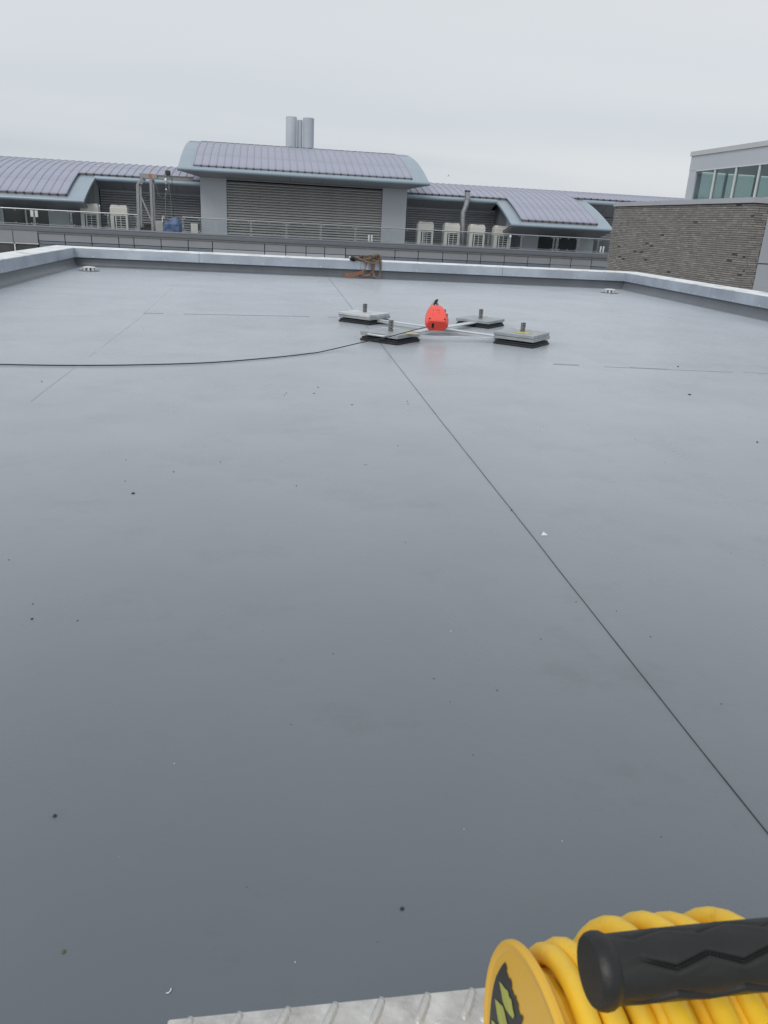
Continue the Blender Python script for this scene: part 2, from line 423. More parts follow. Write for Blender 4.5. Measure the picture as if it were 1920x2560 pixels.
seam([(1.40, 17.75, 0), (1.27, 11.58, 0), (1.206, 7.858, 0), (1.142, 4.85, 0), (1.113, 3.168, 0), (1.094, 2.246, 0), (1.081, 1.566, 0), (1.072, .9, 0), (1.06, -3, 0)], .0046, .0025, 'seam_dark')
seam([(-1.49, 10.10, 0), (0.95, 10.37, 0)], .022, .003, 'seam_soft', gaps=.06)
seam([(2.75, 7.13, 0), (3.88, 7.0, 0), (4.9, 6.9, 0), (8.0, 6.6, 0)], .012, .002, 'seam_soft', gaps=.10)
seam([(2.78, 7.17, 0), (3.88, 7.03, 0), (4.9, 6.93, 0), (8.0, 6.63, 0)], .014, .002, 'seam_pale', gaps=.35)
seam([(-1.445, 10.2, 0), (-1.5, 5.2, 0)], .012, .0015, 'seam_faint', gaps=.05)
seam([(-1.47, 10.1, 0), (-1.53, 13.9, 0)], .010, .0015, 'seam_faint', gaps=.1)

# ------------------------------------------------------------------ parapets: upstand, capping lengths, rivets
def parapet(name, label, p0, p1, joints, rivs, mitre0=0, mitre1=0, w=.45):
    """p0 -> p1 along the inner foot, the roof lies to the right of that direction"""
    p0 = Vector((*p0, 0)); p1 = Vector((*p1, 0)); t = (p1 - p0).normalized(); n = Vector((-t.y, t.x, 0)); Ln = (p1 - p0).length   # n points outward
    root = thing(name, label, 'parapet', p0)
    def sweep(mb, prof, a, b, m0=0, m1=0):
        r = lambda d, mi: [p0 + t * (d + mi * q) + n * q + Vector((0, 0, z)) for q, z in prof]
        mb.loft([r(a, m0), r(b, m1)])
    mb = MB(); sweep(mb, [(.02, -.2), (.34, -.2), (.34, .33), (.02, .33)], 0, Ln, mitre0, mitre1); mb.build('core', 'concrete', root)
    prof = [(-.16, .002), (-.085, .008), (-.045, .022), (-.018, .05), (-.004, .09), (0, .14), (0, .22), (.018, .22), (.018, -.05), (-.16, -.05)]
    mb = MB(); sweep(mb, prof, -.0, Ln, mitre0, mitre1); mb.build('upstand', 'upstand', root, smooth=True)
    ds = [0] + joints + [Ln]
    face = [(-.022, .185), (-.012, .178), (-.002, .345), (-.014, .345)]
    face = [(-.024, .18), (-.002, .18), (-.002, .362), (-.012, .362)]
    top = [(-.014, .364), (-.010, .376), (w, .386), (w + .01, .375), (w + .01, .24), (w - .01, .24), (w - .01, .370), (-.002, .360)]
    for i, (a, b) in enumerate(zip(ds, ds[1:])):
        ga = .004 if i else 0; gb = .004 if i < len(ds) - 2 else 0
        m0 = mitre0 if i == 0 else 0; m1 = mitre1 if i == len(ds) - 2 else 0
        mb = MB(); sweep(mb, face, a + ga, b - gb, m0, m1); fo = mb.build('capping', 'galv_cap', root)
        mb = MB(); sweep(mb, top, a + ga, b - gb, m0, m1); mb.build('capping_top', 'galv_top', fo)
        if gb:
            mb = MB(); sweep(mb, [(-.008, .2), (.02, .2), (.02, .372), (-.002, .372)], b - .02, b + .02); mb.build('joint_strip', 'upstand', root)
    rv = MB(); rv.lathe([(.0001, -.006), (.013, -.005), (.011, .004), (.0001, .008)], seg=8, axis='x'); me = rv.mesh('rivet', 'rivet', smooth=True)
    ang = math.atan2(-n.y, -n.x)
    for d in rivs:
        o = link('rivet', me, root); o.location = t * d + n * -.022 + Vector((0, 0, .205)); o.rotation_euler.z = ang
    return root
def along_far(px): return hit(px, 640 + (px - 900) * .047, 1, YF).x - XL
parapet('parapet_wall', 'long galvanised parapet across the far edge of the flat roof', (XL, YF), (xr(YF), YF),
        [along_far(p) for p in (497, 903, 1258)],
        [along_far(p) for p in (195, 231, 321, 411, 463, 503, 530, 580, 659, 735, 802, 897, 920, 971, 1043, 1126, 1195, 1285, 1363, 1440, 1513)], -1, 1)
def along_left(p): return hit(p[0], p[1], 2, .205).y - YB
parapet('parapet_wall', 'galvanised parapet with moss-stained top along the left roof edge', (XL, YB), (XL, YF),
        [3, 6, 9, 12, 15, 18],
        [along_left(p) for p in ((172, 640), (148, 645), (123, 649), (96, 657), (72, 659), (63, 663), (36, 670), (1, 678))] + [18.6, 17.8, 17.2, 16.6, 15.8, 15, 14.2, 13.5], -1, 1)
def along_right(p): return YF - hit(p[0], p[1], 2, .2).y
parapet('parapet_wall', 'galvanised parapet receding along the right roof edge below the brick wall', (xr(YF), YF), (xr(YB), YB),
        [along_right((1573, 705)), along_right((1762, 741)), 8.4, 12, 16, 20],
        [along_right(p) for p in ((1593, 706), (1631, 714), (1664, 720), (1700, 726), (1741, 732), (1759, 735), (1801, 744), (1851, 753), (1905, 765))] + [6.4, 7, 7.6, 8.3, 9, 10], -1, 1)

# ------------------------------------------------------------------ roof outlets
def drain(loc, label):
    rt = thing('roof_drain', label, 'roof drain', loc, 'roof outlets in the far corners')
    MB().lathe([(.0001, .003), (.205, .003), (.2, .010), (.15, .014), (.0001, .014)], seg=24).mesh
    link('flange', MB().lathe([(.0001, .002), (.20, .002), (.195, .010), (.14, .016), (.0001, .016)], seg=24).mesh('flange', 'upstand', smooth=True), rt)
    link('cap', MB().lathe([(.0001, .058), (.10, .058), (.135, .066), (.10, .084), (.05, .09), (.0001, .092)], seg=20).mesh('cap', 'drain_alu', smooth=True), rt)
    fin = MB()
    fin.loft([[(.06, -.016, .016), (.06, .016, .016), (.06, .016, .082), (.06, -.016, .082)], [(.17, -.018, .016), (.17, .018, .016), (.165, .018, .052), (.165, -.018, .052)]])
    me = fin.mesh('fin', 'drain_alu')
    for k in range(12):
        o = link('fin', me, rt); o.rotation_euler.z = 2 * math.pi * k / 12 + .1
drain((-3.45, 16.75, 0), 'round silver leaf guard on the left roof drain near the corner')
drain((7.49, 16.6, 0), 'round silver leaf guard on the right roof drain near the corner')

# ------------------------------------------------------------------ the building across the gap
BY = 54.5
bld = thing('long_building', 'long grey building with barrel metal roofs and louvred plant walls across the gap', 'building', (0, 60, GZ))
def zlow(y): return 1.55 + .44 * (y - BY) - .5 * .0370 * (y - BY) ** 2
def zhigh(y): return 3.80 + .385 * (y - BY) - .5 * .0305 * (y - BY) ** 2
YAL = BY + .44 / .0370; YAH = BY + .385 / .0305
RISE = .17
def ysteps(a, b, n): return [a + (b - a) * i / n for i in range(n + 1)]
def sheet(zf, y0, ya, x0, x1, name='roof_sheet', th=.16, m='roof_sheet'):
    ys = ysteps(y0, 2 * ya - y0, 36)
    ring = [(y, zf(y)) for y in ys] + [(y, zf(y) - th) for y in reversed(ys)]
    mb = MB(); n = len(ys)
    for i in range(n - 1):
        a, b = ys[i], ys[i + 1]
        mb.add([(x0, a, zf(a)), (x1, a, zf(a)), (x1, b, zf(b)), (x0, b, zf(b)), (x0, a, zf(a) - th), (x1, a, zf(a) - th), (x1, b, zf(b) - th), (x0, b, zf(b) - th)],
               [(0, 1, 2, 3), (7, 6, 5, 4), (0, 3, 7, 4), (1, 5, 6, 2)] + ([(0, 4, 5, 1)] if i == 0 else []) + ([(3, 2, 6, 7)] if i == n - 2 else []))
    return mb.build(name, m, bld, smooth=True)
def gutter(y, z, r, x0, x1, m='gutter'):
    mb = MB(); mb.tube([(x0, y, z), (x1, y, z)], r, 14); return mb.build('eave_roll', m, bld, smooth=True)
def tiles(zf, y0, y1, x0, x1, n, RISE=.17):
    """n roof panels side by side with a rib over every joint, each panel lapped in courses"""
    wd = (x1 - x0) / n
    pm = MB(); course = 2.3; y = y0; k = 0
    while y < y1 - .05:
        ye = min(y + course, y1); q = 6
        ys = ysteps(y, ye, q); lift = lambda yy, y=y, ye=ye: .008 * (1 - (yy - y) / (ye - y))
        top = [(yy, zf(yy) + RISE + lift(yy)) for yy in ys]; bot = [(yy, zf(yy) + RISE - .03) for yy in ys]
        pm.extrude_x(top + bot[::-1], .004, wd - .004)
        y = ye; k += 1
    me = pm.mesh('roof_panel', 'roof_panel', (0, y0, zf(y0)))
    rb = MB(); ys = ysteps(y0 - .015, y1, 26); hw, hh = .048, .065
    prof = [(-hw, 0), (-hw * .8, hh * .7), (0, hh), (hw * .8, hh * .7), (hw, 0)]
    rb.loft([[(px, yy, zf(yy) + RISE - .02 + pz) for px, pz in prof] for yy in ys], caps=False, closed=False)
    rme = rb.mesh('rib', 'roof_rib', (0, y0, zf(y0)), smooth=True)
    eb = MB(); eb.loft([[(px * 1.1, yy, zf(y0) + RISE - .09 + pz * 1.3) for px, pz in prof] for yy in (y0 - .03, y0 + .02)])
    eme = eb.mesh('rib_end', 'dark_gap', (0, y0, zf(y0)))
    for i in range(n):
        link('roof_panel', me, bld, loc=(x0 + i * wd, y0, zf(y0)))
    for i in range(n + 1):
        r_ = link('rib', rme, bld, loc=(x0 + i * wd, y0, zf(y0)))
        if 0 < i < n + 1:
            e_ = link('rib_end', eme, r_); e_.location = (0, 0, 0)
    fl = MB(); fl.box(x0 - .02, x1 + .02, y0 + .03, y0 + .06, zf(y0) - .02, zf(y0 + .1) + RISE - .01)
    fl.build('flashing', 'tan_flash', bld)

EYL, EYR = 58.8, 60.4
# main long vault in lengths: bay, recess, (behind the centre block), recess, bay, recess
sheet(zlow, BY, YAL, -24, -11.22); sheet(zlow, EYL, YAL, -11.22, -4.3); sheet(zlow, EYL, YAL, -4.3, 9.85)
sheet(zlow, EYL, YAL, 9.85, 16.74); sheet(zlow, BY, YAL, 16.74, 24.17); sheet(zlow, EYR, YAL, 24.17, 42)
gutter(BY + .02, zlow(BY) - .06, .115, -24, -11.20); gutter(BY + .02, zlow(BY) - .06, .115, 16.72, 24.19)
gutter(EYL + .02, zlow(EYL) - .10, .17, -11.3, -4.3); gutter(EYL + .02, zlow(EYL) - .10, .17, 9.85, 16.8); gutter(EYR + .02, zlow(EYR) - .10, .17, 24.0, 42)
tiles(zlow, 54.85, 65.3, -22.85, -12.35, 21)
tiles(zlow, EYL + .15, 65.3, -12.35 + .0, -4.35, 16)
tiles(zlow, EYL + .15, 65.3, 10.0, 17.58, 15)
tiles(zlow, 54.85, 65.3, 17.6, 23.1, 11)
tiles(zlow, EYR + .15, 65.3, 23.2, 36.0, 25)
# the high centre vault
sheet(zhigh, BY, YAH, -5.37, 10.86); gutter(BY + .02, zhigh(BY) - .06, .13, -5.40, 10.88)
tiles(zhigh, 54.9, 62.6, -4.42, 9.72, 30, .09)
cap = MB(); ys = ysteps(62.70, 2 * YAH - 62.70, 16)
cap.extrude_x([(y, zhigh(y) + .04) for y in ys] + [(y, zhigh(y) - .05) for y in reversed(ys)], -5.30, 10.79)
cap.build('ridge_cap', 'roof_sheet', bld, smooth=True)
gp = MB(); gp.box(-4.42, 9.72, 62.58, 62.66, zhigh(62.6) - .02, zhigh(62.6) + .12); gp.build('ridge_gap', 'dark_gap', bld)

def soffit_run(y0, z0, y1, z1, x0, x1, n, xi0=None, xi1=None):
    xi0 = x0 if xi0 is None else xi0; xi1 = x1 if xi1 is None else xi1
    for i in range(n):
        a = x0 + (x1 - x0) * i / n + .012; b = x0 + (x1 - x0) * (i + 1) / n - .012
        c = xi0 + (xi1 - xi0) * i / n + .012; d = xi0 + (xi1 - xi0) * (i + 1) / n - .012
        mb = MB(); mb.loft([[(a, y0, z0), (b, y0, z0), (b, y0, z0 + .04), (a, y0, z0 + .04)], [(c, y1, z1), (d, y1, z1), (d, y1, z1 + .04), (c, y1, z1 + .04)]])
        mb.build('soffit_panel', 'soffit', bld)
    mb = MB(); mb.loft([[(x0, y0, z0 + .05), (x1, y0, z0 + .05), (x1, y0, z0 + .12), (x0, y0, z0 + .12)], [(xi0, y1, z1 + .05), (xi1, y1, z1 + .05), (xi1, y1, z1 + .12), (xi0, y1, z1 + .12)]])
    mb.build('soffit_backing', 'dark_gap', bld)
soffit_run(BY + .1, zhigh(BY) - .19, 56.5, 3.40, -5.25, 10.74, 7, -4.17, 9.75)
soffit_run(BY + .1, 1.36, 57.0, .82, -24, -11.3, 6)
soffit_run(BY + .1, 1.36, 57.0, .82, 16.8, 24.1, 4)
LZ = 2.36; LY = 60.3
soffit_run(EYL + .12, zlow(EYL) - .27, LY, LZ, -11.3, -4.2, 4)
soffit_run(EYL + .12, zlow(EYL) - .27, LY, LZ, 9.76, 16.8, 4)
soffit_run(EYR + .12, zlow(EYR) - .27, EYR + 1.6, zlow(EYR) - 1.05, 24.1, 40, 8)

def louvre(x0, x1, y, z0, z1, pitch=.165, m='louvre'):
    MB().box(x0 - .1, x1 + .1, y + .16, y + .22, z0, z1 + .5).build('louvre_backing', 'louvre_back', bld)
    n = int((z1 - z0) / pitch)
    sm = MB(); sm.loft([[(x0, -.0, 0), (x0, -.0, .018), (x0, .115, .125), (x0, .115, .105)], [(x1, -.0, 0), (x1, -.0, .018), (x1, .115, .125), (x1, .115, .105)]])
    sm.box(x0, x1, -.012, 0.003, -.022, .022)
    me = sm.mesh('slat', m, (x0, 0, 0))
    for i in range(n):
        link('slat', me, bld, loc=(x0, y, z0 + .02 + i * pitch))
louvre(-2.44, 8.03, 56.52, -.2, 3.36)
louvre(-11.3, -4.2, LY, -.2, LZ, m='louvre_shade')
louvre(9.77, 17.4, LY, -.2, LZ, m='louvre_shade')
louvre(24.2, 33.0, EYR + 1.62, -.2, 2.5, m='louvre_shade')
hd = MB(); hd.box(-2.46, 8.05, 56.47, 56.52, 3.33, 3.39); hd.build('louvre_head', 'soffit', bld)
for xa_, xb_ in ((-11.3, -4.2), (9.77, 17.4)): MB().box(xa_, xb_, LY - .03, LY + .16, LZ - .12, LZ + .10).build('louvre_head', 'soffit', bld)
MB().box(-4.17, -2.46, 56.46, 56.7, -.22, 3.40).build('pillar', 'clad_light', bld)
MB().box(8.05, 9.75, 56.46, 56.7, -.22, 3.40).build('pillar', 'clad_light', bld)
# closing walls of the centre block and of the two bays
for xa, xb in ((-4.16, -4.0), (9.58, 9.74)):
    ys = ysteps(56.72, 2 * YAH - 56.72, 14); mb = MB()
    mb.extrude_x([(y, zhigh(y) - .17) for y in ys] + [(ys[-1], -.3), (ys[0], -.3)], xa, xb); mb.build('side_wall', 'clad_grey', bld)
for xa, xb in ((-11.9, -11.75), (17.2, 17.35), (23.6, 23.75)):
    ys = ysteps(57.06, LY + .3, 10); mb = MB()
    mb.extrude_x([(y, zlow(y) - .17) for y in ys] + [(ys[-1], -.3), (ys[0], -.3)], xa, xb); mb.build('side_wall', 'fascia_dark', bld)
    mb = MB(); mb.extrude_x([(BY + .2, zlow(BY + .2) - .17)] + [(y, zlow(y) - .17) for y in ysteps(55, 57.06, 5)] + [(57.06, .84)], xa - .02, xb + .02); mb.build('bay_cheek', 'soffit', bld)

# bay walls: panels and windows, from the photograph's columns
def bay_wall(cols, y=57.05):
    for kind, pa, pb in cols:
        a = hit(pa, 545 + .05 * pa * .8, 1, y).x; b = hit(pb, 545 + .05 * pb * .8, 1, y).x
        if kind == 'p': MB().box(a, b, y, y + .12, -.25, .86).build('wall_panel', 'panel_white', bld)
        elif kind == 'd': MB().box(a, b, y + .02, y + .12, -.25, .86).build('wall_panel', 'fascia_dark', bld)
        elif kind == 'f': MB().box(a, b, y - .06, y + .1, -.25, .86).build('mullion', 'frame_white', bld)
        else:
            wn = MB().box(a, b, y + .05, y + .12, -.25, .80).build('window', 'window_dark', bld)
            MB().box(a, b, y - .02, y + .1, .80, .86).build('window_head', 'fascia_dark', wn)
bay_wall([('w', -330, -262), ('p', -258, -206), ('w', -202, -150), ('f', -150, -146), ('w', -146, -90), ('p', -88, 6), ('f', 6, 10), ('w', 10, 64.5), ('f', 64.5, 68.5), ('w', 68.5, 123), ('f', 123, 125.5), ('p', 125.5, 174), ('d', 174, 182), ('d', 182.5, 206)])
bay_wall([('d', 1279, 1302), ('p', 1303, 1346), ('w', 1347, 1390), ('f', 1390, 1393), ('w', 1393, 1442), ('f', 1442, 1446), ('p', 1446, 1484), ('d', 1484.5, 1530)])

# deck, its fascia and the cladding below
MB().box(-24, 42, 54.05, 61.5, -.5, -.22).build('deck', 'deck', bld)
fp = MB(); fp.extrude_x([(54.0, -.05), (54.30, -.05), (54.30, -.3), (54.12, -.36), (53.96, -.20), (53.94, -.12)], -24, 42); fp.build('deck_fascia', 'fascia_dark', bld)
fp = MB(); fp.extrude_x([(53.90, -.215), (53.97, -.205), (54.08, -.375), (54.0, -.385)], -24, 42); fp.build('gutter_lip', 'soffit', bld)
MB().box(-24, 42, 54.2, 54.3, GZ, -.3).build('backing_wall', 'dark_gap', bld)
MB().box(-24, 42, 54.4, 78, GZ, -.52).build('lower_block', 'clad_grey', bld)
js = [94, 161, 228, 296, 334, 402, 470, 531, 661.6, 714.6, 765.3, 812, 864, 988, 1046, 1107.5, 1169, 1202.5, 1261.6, 1320, 1376, 1428, 1479, 1530, 1590, 1650]
X1 = [hit(p, 615 + (p - 760) * .055, 1, 54.1).x for p in js]
def z_at(z): return z
for a, b in zip(X1, X1[1:]):
    MB().box(a + .025, b - .025, 54.10, 54.18, -.955, -.39).build('cladding_panel', 'clad_grey', bld)
rows = [(-1.36, -.99), (-1.95, -1.4), (-2.55, -1.99), (-3.3, -2.6)]
light = lambda i: (531 <= js[i] < 988) or js[i] in (1376, 1428)
for i, (a, b) in enumerate(zip(X1, X1[1:])):
    if js[i] in (1376, 1428):
        MB().box(a + .025, b - .025, 54.10, 54.18, -1.6, -.98).build('cladding_panel', 'clad_grey', bld); continue
    z0 = -1.16 if not light(i) else -1.36
    rr = [(-1.15, -.99), (-1.95, -1.18), (-2.6, -1.99)] if i < 6 else rows[:3]
    for za_, zb_ in rr:
        MB().box(a + .025, b - .025, 54.12, 54.18, za_, zb_).build('cladding_panel', 'clad_light' if light(i) and za_ > -1.5 and 531 <= js[i] < 864 else 'clad_blue', bld)
MB().box(-24, X1[0], 54.12, 54.18, GZ, -3.4).build('cladding_panel', 'clad_blue', bld)
MB().box(X1[0], 42, 54.14, 54.19, GZ, -3.4).build('cladding_panel', 'clad_blue', bld)
lx = [-24, -21.4, -18.8, hit(-40, 590, 1, 54.05).x, hit(32.5, 590, 1, 54.05).x, X1[0]]
for a, b in zip(lx, lx[1:]):
    MB().box(a + .02, b - .02, 54.03, 54.15, -1.12, -.39).build('cladding_panel', 'clad_grey', bld)
    wn = MB().box(a + .06, b - .06, 54.12, 54.17, -3.3, -1.2).build('window', 'window_dark', bld)
    MB().box(a - .0, a + .08, 54.04, 54.16, -3.3, -1.2).build('window_frame', 'frame_white', wn)
    MB().box(a + .08, b, 54.05, 54.16, -1.195, -1.13).build('window_frame', 'frame_white', wn)

# ------------------------------------------------------------------ chimneys behind the high roof
CYY = 66.5
ch = thing('chimney_stack', 'twin rounded grey flues with a slim one between, above the high roof', 'chimney', (3, CYY, zhigh(66)))
def flue(pa, pb, ptop, r_dome, y):
    a = hit(pa, 330, 1, y); b = hit(pb, 330, 1, y); zt = hit((pa + pb) / 2, ptop, 1, y).z; r = (b.x - a.x) / 2; cx = (a.x + b.x) / 2
    zb_ = zhigh(min(y, 68)) - .3
    mb = MB(); mb.lathe([(.0001, zb_), (r, zb_), (r, zt - .05), (r * .93, zt - .012), (.0001, zt)], cx, y, 28); f = mb.build('flue', 'chimney_grey', ch, smooth=True)
    zc = hit((pa + pb) / 2, 370, 1, y).z
    c = MB(); c.lathe([(r * 1.005, zc - .06), (r * 1.03, zc - .06), (r * 1.03, zc - .02), (r * 1.005, zc - .02)], cx, y, 28); c.build('collar', 'fascia_dark', f)
flue(714.5, 742, 291.5, .06, CYY); flue(757, 784.8, 294.5, .06, CYY); flue(743.2, 756, 299.5, .03, CYY + .12)

# ------------------------------------------------------------------ balustrade along the deck edge
def railing(label, posts, x_end0, x_end1, clips=True):
    y = 54.22; zt = .87
    rt = thing('railing', label, 'railing', ((x_end0 + x_end1) / 2, y, -.05))
    MB().tube([(x_end0, y, zt), (x_end1, y, zt)], .042, 8).build('top_rail', 'rail_steel', rt, smooth=True)
    MB().box(x_end0, x_end1, y - .03, y + .03, .0, .035).build('base_rail', 'rail_steel', rt)
    pm = MB(); pm.box(-.05, -.028, -.03, .03, -.05, .86); pm.box(.028, .05, -.03, .03, -.05, .86); pm.box(-.1, .1, -.06, .06, -.05, -.02); pm.box(-.05, .05, -.02, .02, .30, .36); pm.box(-.05, .05, -.02, .02, .70, .78)
    me = pm.mesh('post', 'rail_steel')
    xs = sorted(posts)
    for x in xs: link('post', me, rt, loc=(x, y, 0))
    ed = [x_end0] + [x for x in xs if x_end0 + .3 < x < x_end1 - .3] + [x_end1]
    cm = MB(); cm.box(-.03, .03, -.035, .035, -.03, .03); cme = cm.mesh('clip', 'rail_steel')
    for a, b in zip(ed, ed[1:]):
        g_ = MB().box(a + .07, b - .07, y - .006, y + .006, .06, .79).build('glass_pane', 'rail_glass', rt)
        for xx in ((a + .16), (a + b) / 2, (b - .16)):
            for zz in (.06, .79): link('clip', cme, g_, loc=(xx, y, zz))
rx = lambda p, q: hit(p, q, 1, 54.22).x
railing('steel and glass balustrade along the deck edge in front of the left bay', [-20.9, -18.55, rx(-8, 535), rx(84.6, 540), rx(178, 545), rx(271, 552), rx(343, 555)], -24, rx(345, 555))
railing('steel and glass balustrade along the deck edge from blue tarp to brick wall', [rx(457, 560), rx(540, 565), rx(628, 568), rx(716, 574), rx(802, 580), rx(888, 588), rx(974, 594), rx(1060, 600), rx(1147, 604), rx(1220, 608), rx(1302, 612), rx(1383, 616), rx(1393, 616), rx(1444, 618), rx(1494, 620), 25.5, 28, 30.5], rx(456, 560), 33)
# little floodlights on the balustrade posts
def small_tubes(px, py, label):
    p = hit(px, py, 1, 54.1)
    rt = thing('floodlight', label, 'light', (p.x, p.y, -.05), 'small white fittings on the deck edge')
    for dx_ in (-.10, .10):
        MB().lathe([(.0001, p.z - .22), (.055, p.z - .22), (.065, p.z + .12), (.06, p.z + .18), (.0001, p.z + .2)], p.x + dx_, p.y, 10).build('lamp_body', 'frame_white', rt, smooth=True)
    MB().box(p.x - .16, p.x + .16, p.y - .03, p.y + .05, -.05, p.z - .2).build('bracket', 'rail_steel', rt)
small_tubes(926, 595, 'pair of small white canisters on the deck edge below the right pillar')
small_tubes(1505, 623, 'pair of small white canisters on the deck edge beside the brick wall')
p = hit(85.5, 533, 1, 54.05)
rt = thing('floodlight', 'white twin box fitting clamped to the balustrade post at left', 'light', (p.x, p.y, -.05))
for dx_ in (-.13, .13): MB().bbox(p.x + dx_ - .09, p.x + dx_ + .09, p.y - .05, p.y + .05, .42, .80, .02).build('lamp_body', 'frame_white', rt)
MB().tube([(p.x, p.y + .02, -.05), (p.x, p.y + .02, .5)], .035, 8).build('stem', 'rail_steel', rt)

# ------------------------------------------------------------------ outdoor air-conditioning units
def make_ac():
    rt = thing('air_conditioner', '', 'air conditioner', (0, 0, 0), 'condensers standing on the roof deck')
    W, D, H = 1.12, .78, 1.44
    link('casing', MB().bbox(-W / 2, W / 2, 0, D, .93, H, .02).mesh('casing', 'ac_cream'), rt)
    for a, b in ((-W / 2, -W / 2 + .24), (W / 2 - .14, W / 2)):
        link('corner_panel', MB().bbox(a, b, 0, .1, .06, .93, .012).mesh('corner_panel', 'ac_cream'), rt)
    link('slot', MB().box(-W / 2 + .26, -W / 2 + .30, -.004, .05, .12, .82).mesh('slot', 'ac_coil'), rt)
    link('frame_strip', MB().box(-W / 2 + .32, -W / 2 + .38, -.006, .06, .06, .93).mesh('frame_strip', 'ac_bar'), rt)
    link('coil', MB().box(-W / 2 + .03, W / 2 - .03, .05, D - .02, .06, .93).mesh('coil', 'ac_coil'), rt)
    link('side_panel', MB().bbox(-W / 2 - .006, -W / 2 + .02, .11, D, .06, .925, .004).mesh('side_panel', 'ac_side'), rt)
    link('side_panel', MB().bbox(W / 2 - .02, W / 2 + .006, .11, D, .06, .925, .004).mesh('side_panel', 'ac_side'), rt)
    sl = MB()
    me = MB().box(-W / 2 + .38, W / 2 - .14, .0, .02, -.012, .012).mesh('guard_bar', 'ac_bar')
    for k in range(6):
        o = link('guard_bar', me, rt); o.location = (0, 0, .14 + k * .145)
    link('guard_bar', MB().box(.09, .12, -.006, .012, .08, .92).mesh('guard_bar', 'ac_bar'), rt)
    cw = MB(); cw.loft([[(-W / 2 + .02, .02, H), (W / 2 - .02, .02, H), (W / 2 - .02, D - .02, H), (-W / 2 + .02, D - .02, H)], [(-W / 2 + .10, .13, H + .17), (W / 2 - .10, .13, H + .17), (W / 2 - .10, D - .13, H + .17), (-W / 2 + .10, D - .13, H + .17)]])
    cl = link('fan_cowl', cw.mesh('fan_cowl', 'ac_side'), rt)
    rb = MB()
    for x in (-W / 2 + .16, -W / 2 + .05): rb.bar((x, .05, H + .02), (x + .05, .12, H + .165), .035, .02)
    for x in (W / 2 - .16, W / 2 - .05): rb.bar((x, .05, H + .02), (x - .05, .12, H + .165), .035, .02)
    link('cowl_rib', rb.mesh('cowl_rib', 'ac_bar'), cl)
    fn = MB(); fn.lathe([(.0001, H + .172), (.27, H + .172), (.30, H + .18), (.30, H + .20), (.0001, H + .19)], 0, D / 2, 20); link('fan_ring', fn.mesh('fan_ring', 'steel_dark'), cl)
    link('foot_rail', MB().box(-W / 2 + .05, W / 2 - .05, .05, .15, 0, .06).mesh('foot_rail', 'steel_dark'), rt)
    return rt
ac = make_ac(); AZ = -.21; AYY = 56.5
def acx(pa, pb, y): return (hit(pa, 560, 1, y).x + hit(pb, 560, 1, y).x) / 2
spots = [(acx(204, 247, AYY) + .0, 'cream condenser unit tucked under the left bay eave'), (acx(276, 321, AYY), 'cream condenser unit between the left bay and the gantry'),
         (acx(1044.5, 1086.7, AYY), 'cream condenser unit nearest the right grey pillar'), (acx(1112, 1151.8, AYY), 'cream condenser unit just left of the bent duct'),
         (acx(1175.5, 1216, AYY), 'cream condenser unit just right of the bent duct'), (acx(1237, 1279, AYY), 'cream condenser unit under the right bay eave corner')]
for i, (x, lab) in enumerate(spots):
    if i == 0: ac.location = (x * 55.85 / AYY, 55.85, AZ); ac['label'] = lab
    else: dup(ac, (x, AYY, AZ), lab)

# ------------------------------------------------------------------ bent duct
DY = 58.2
pth = [hit(px, py, 1, DY) for px, py in ((1168.8, 478), (1168.5, 498), (1164.5, 516), (1158.5, 530), (1157, 545), (1157, 620))]
pth[0].y = pth[1].y = DY
du = thing('duct', 'bent galvanised duct rising past the eave between the condensers', 'duct', (pth[-1].x, DY, -.22))
pth[-1].z = -.22
MB().tube(pth, .19, 14).build('pipe', 'duct', du, smooth=True)
for i in (1, 2, 3, 4):
    t = (pth[i + 1] - pth[i - 1]).normalized() if i < 5 else Vector((0, 0, 1))
    MB().tube([pth[i] - t * .025, pth[i] + t * .025], .208, 14).build('joint_band', 'steel_grey', du, smooth=True)
MB().tube([pth[0] - Vector((0, 0, .04)), pth[0] + Vector((0, 0, .05))], .22, 14).build('cowl', 'steel_dark', du, smooth=True)

# ------------------------------------------------------------------ lifting gantry on the deck
GY = 55.9
H_ = lambda px, py, y=GY: hit(px, py, 1, y)
zsc = lambda x, y: (320 + x / 6.9125, 410 + y / 6.9125)
gp_ = lambda x, y, yy=GY: H_(*zsc(x, y), yy)
gt = thing('lifting_gantry', 'grey steel lifting gantry with overhead hoist beam on the deck', 'gantry', (gp_(165, 1120).x, GY, -.22))
l0 = gp_(165, 345); l0b = Vector((gp_(185, 1120).x, GY, -.22)); l0t = gp_(245, 250)
l1 = gp_(390, 250); l1b = Vector((gp_(425, 1110).x, GY, -.22))
MB().bar(l0b, l0, .17, .17).build('leg', 'steel_grey', gt); MB().bar(l0, l0t, .15, .15).build('knee_brace', 'steel_grey', gt)
MB().bar(l1b, l1, .15, .15).build('leg', 'steel_grey', gt)
bk = Vector((0, 1.3, 0))
MB().bar(l0b + bk, l0 + bk, .13, .13).build('leg', 'steel_grey', gt); MB().bar(l0 + bk, l0t + bk, .12, .12).build('knee_brace', 'steel_grey', gt)
MB().bar(l1b + bk, l1 + bk, .12, .12).build('leg', 'steel_grey', gt)
MB().bar(gp_(200, 500), gp_(420, 1010), .10, .09).build('brace', 'steel_grey', gt)
MB().bar(l0 + Vector((0, 0, .0)), l0 + bk, .09, .09).build('cross_tie', 'steel_grey', gt); MB().bar(l0t, l0t + bk, .09, .09).build('cross_tie', 'steel_grey', gt)
MB().bar(l1 + Vector((0, 0, -.1)), l1 + bk + Vector((0, 0, -.1)), .09, .09).build('cross_tie', 'steel_grey', gt)
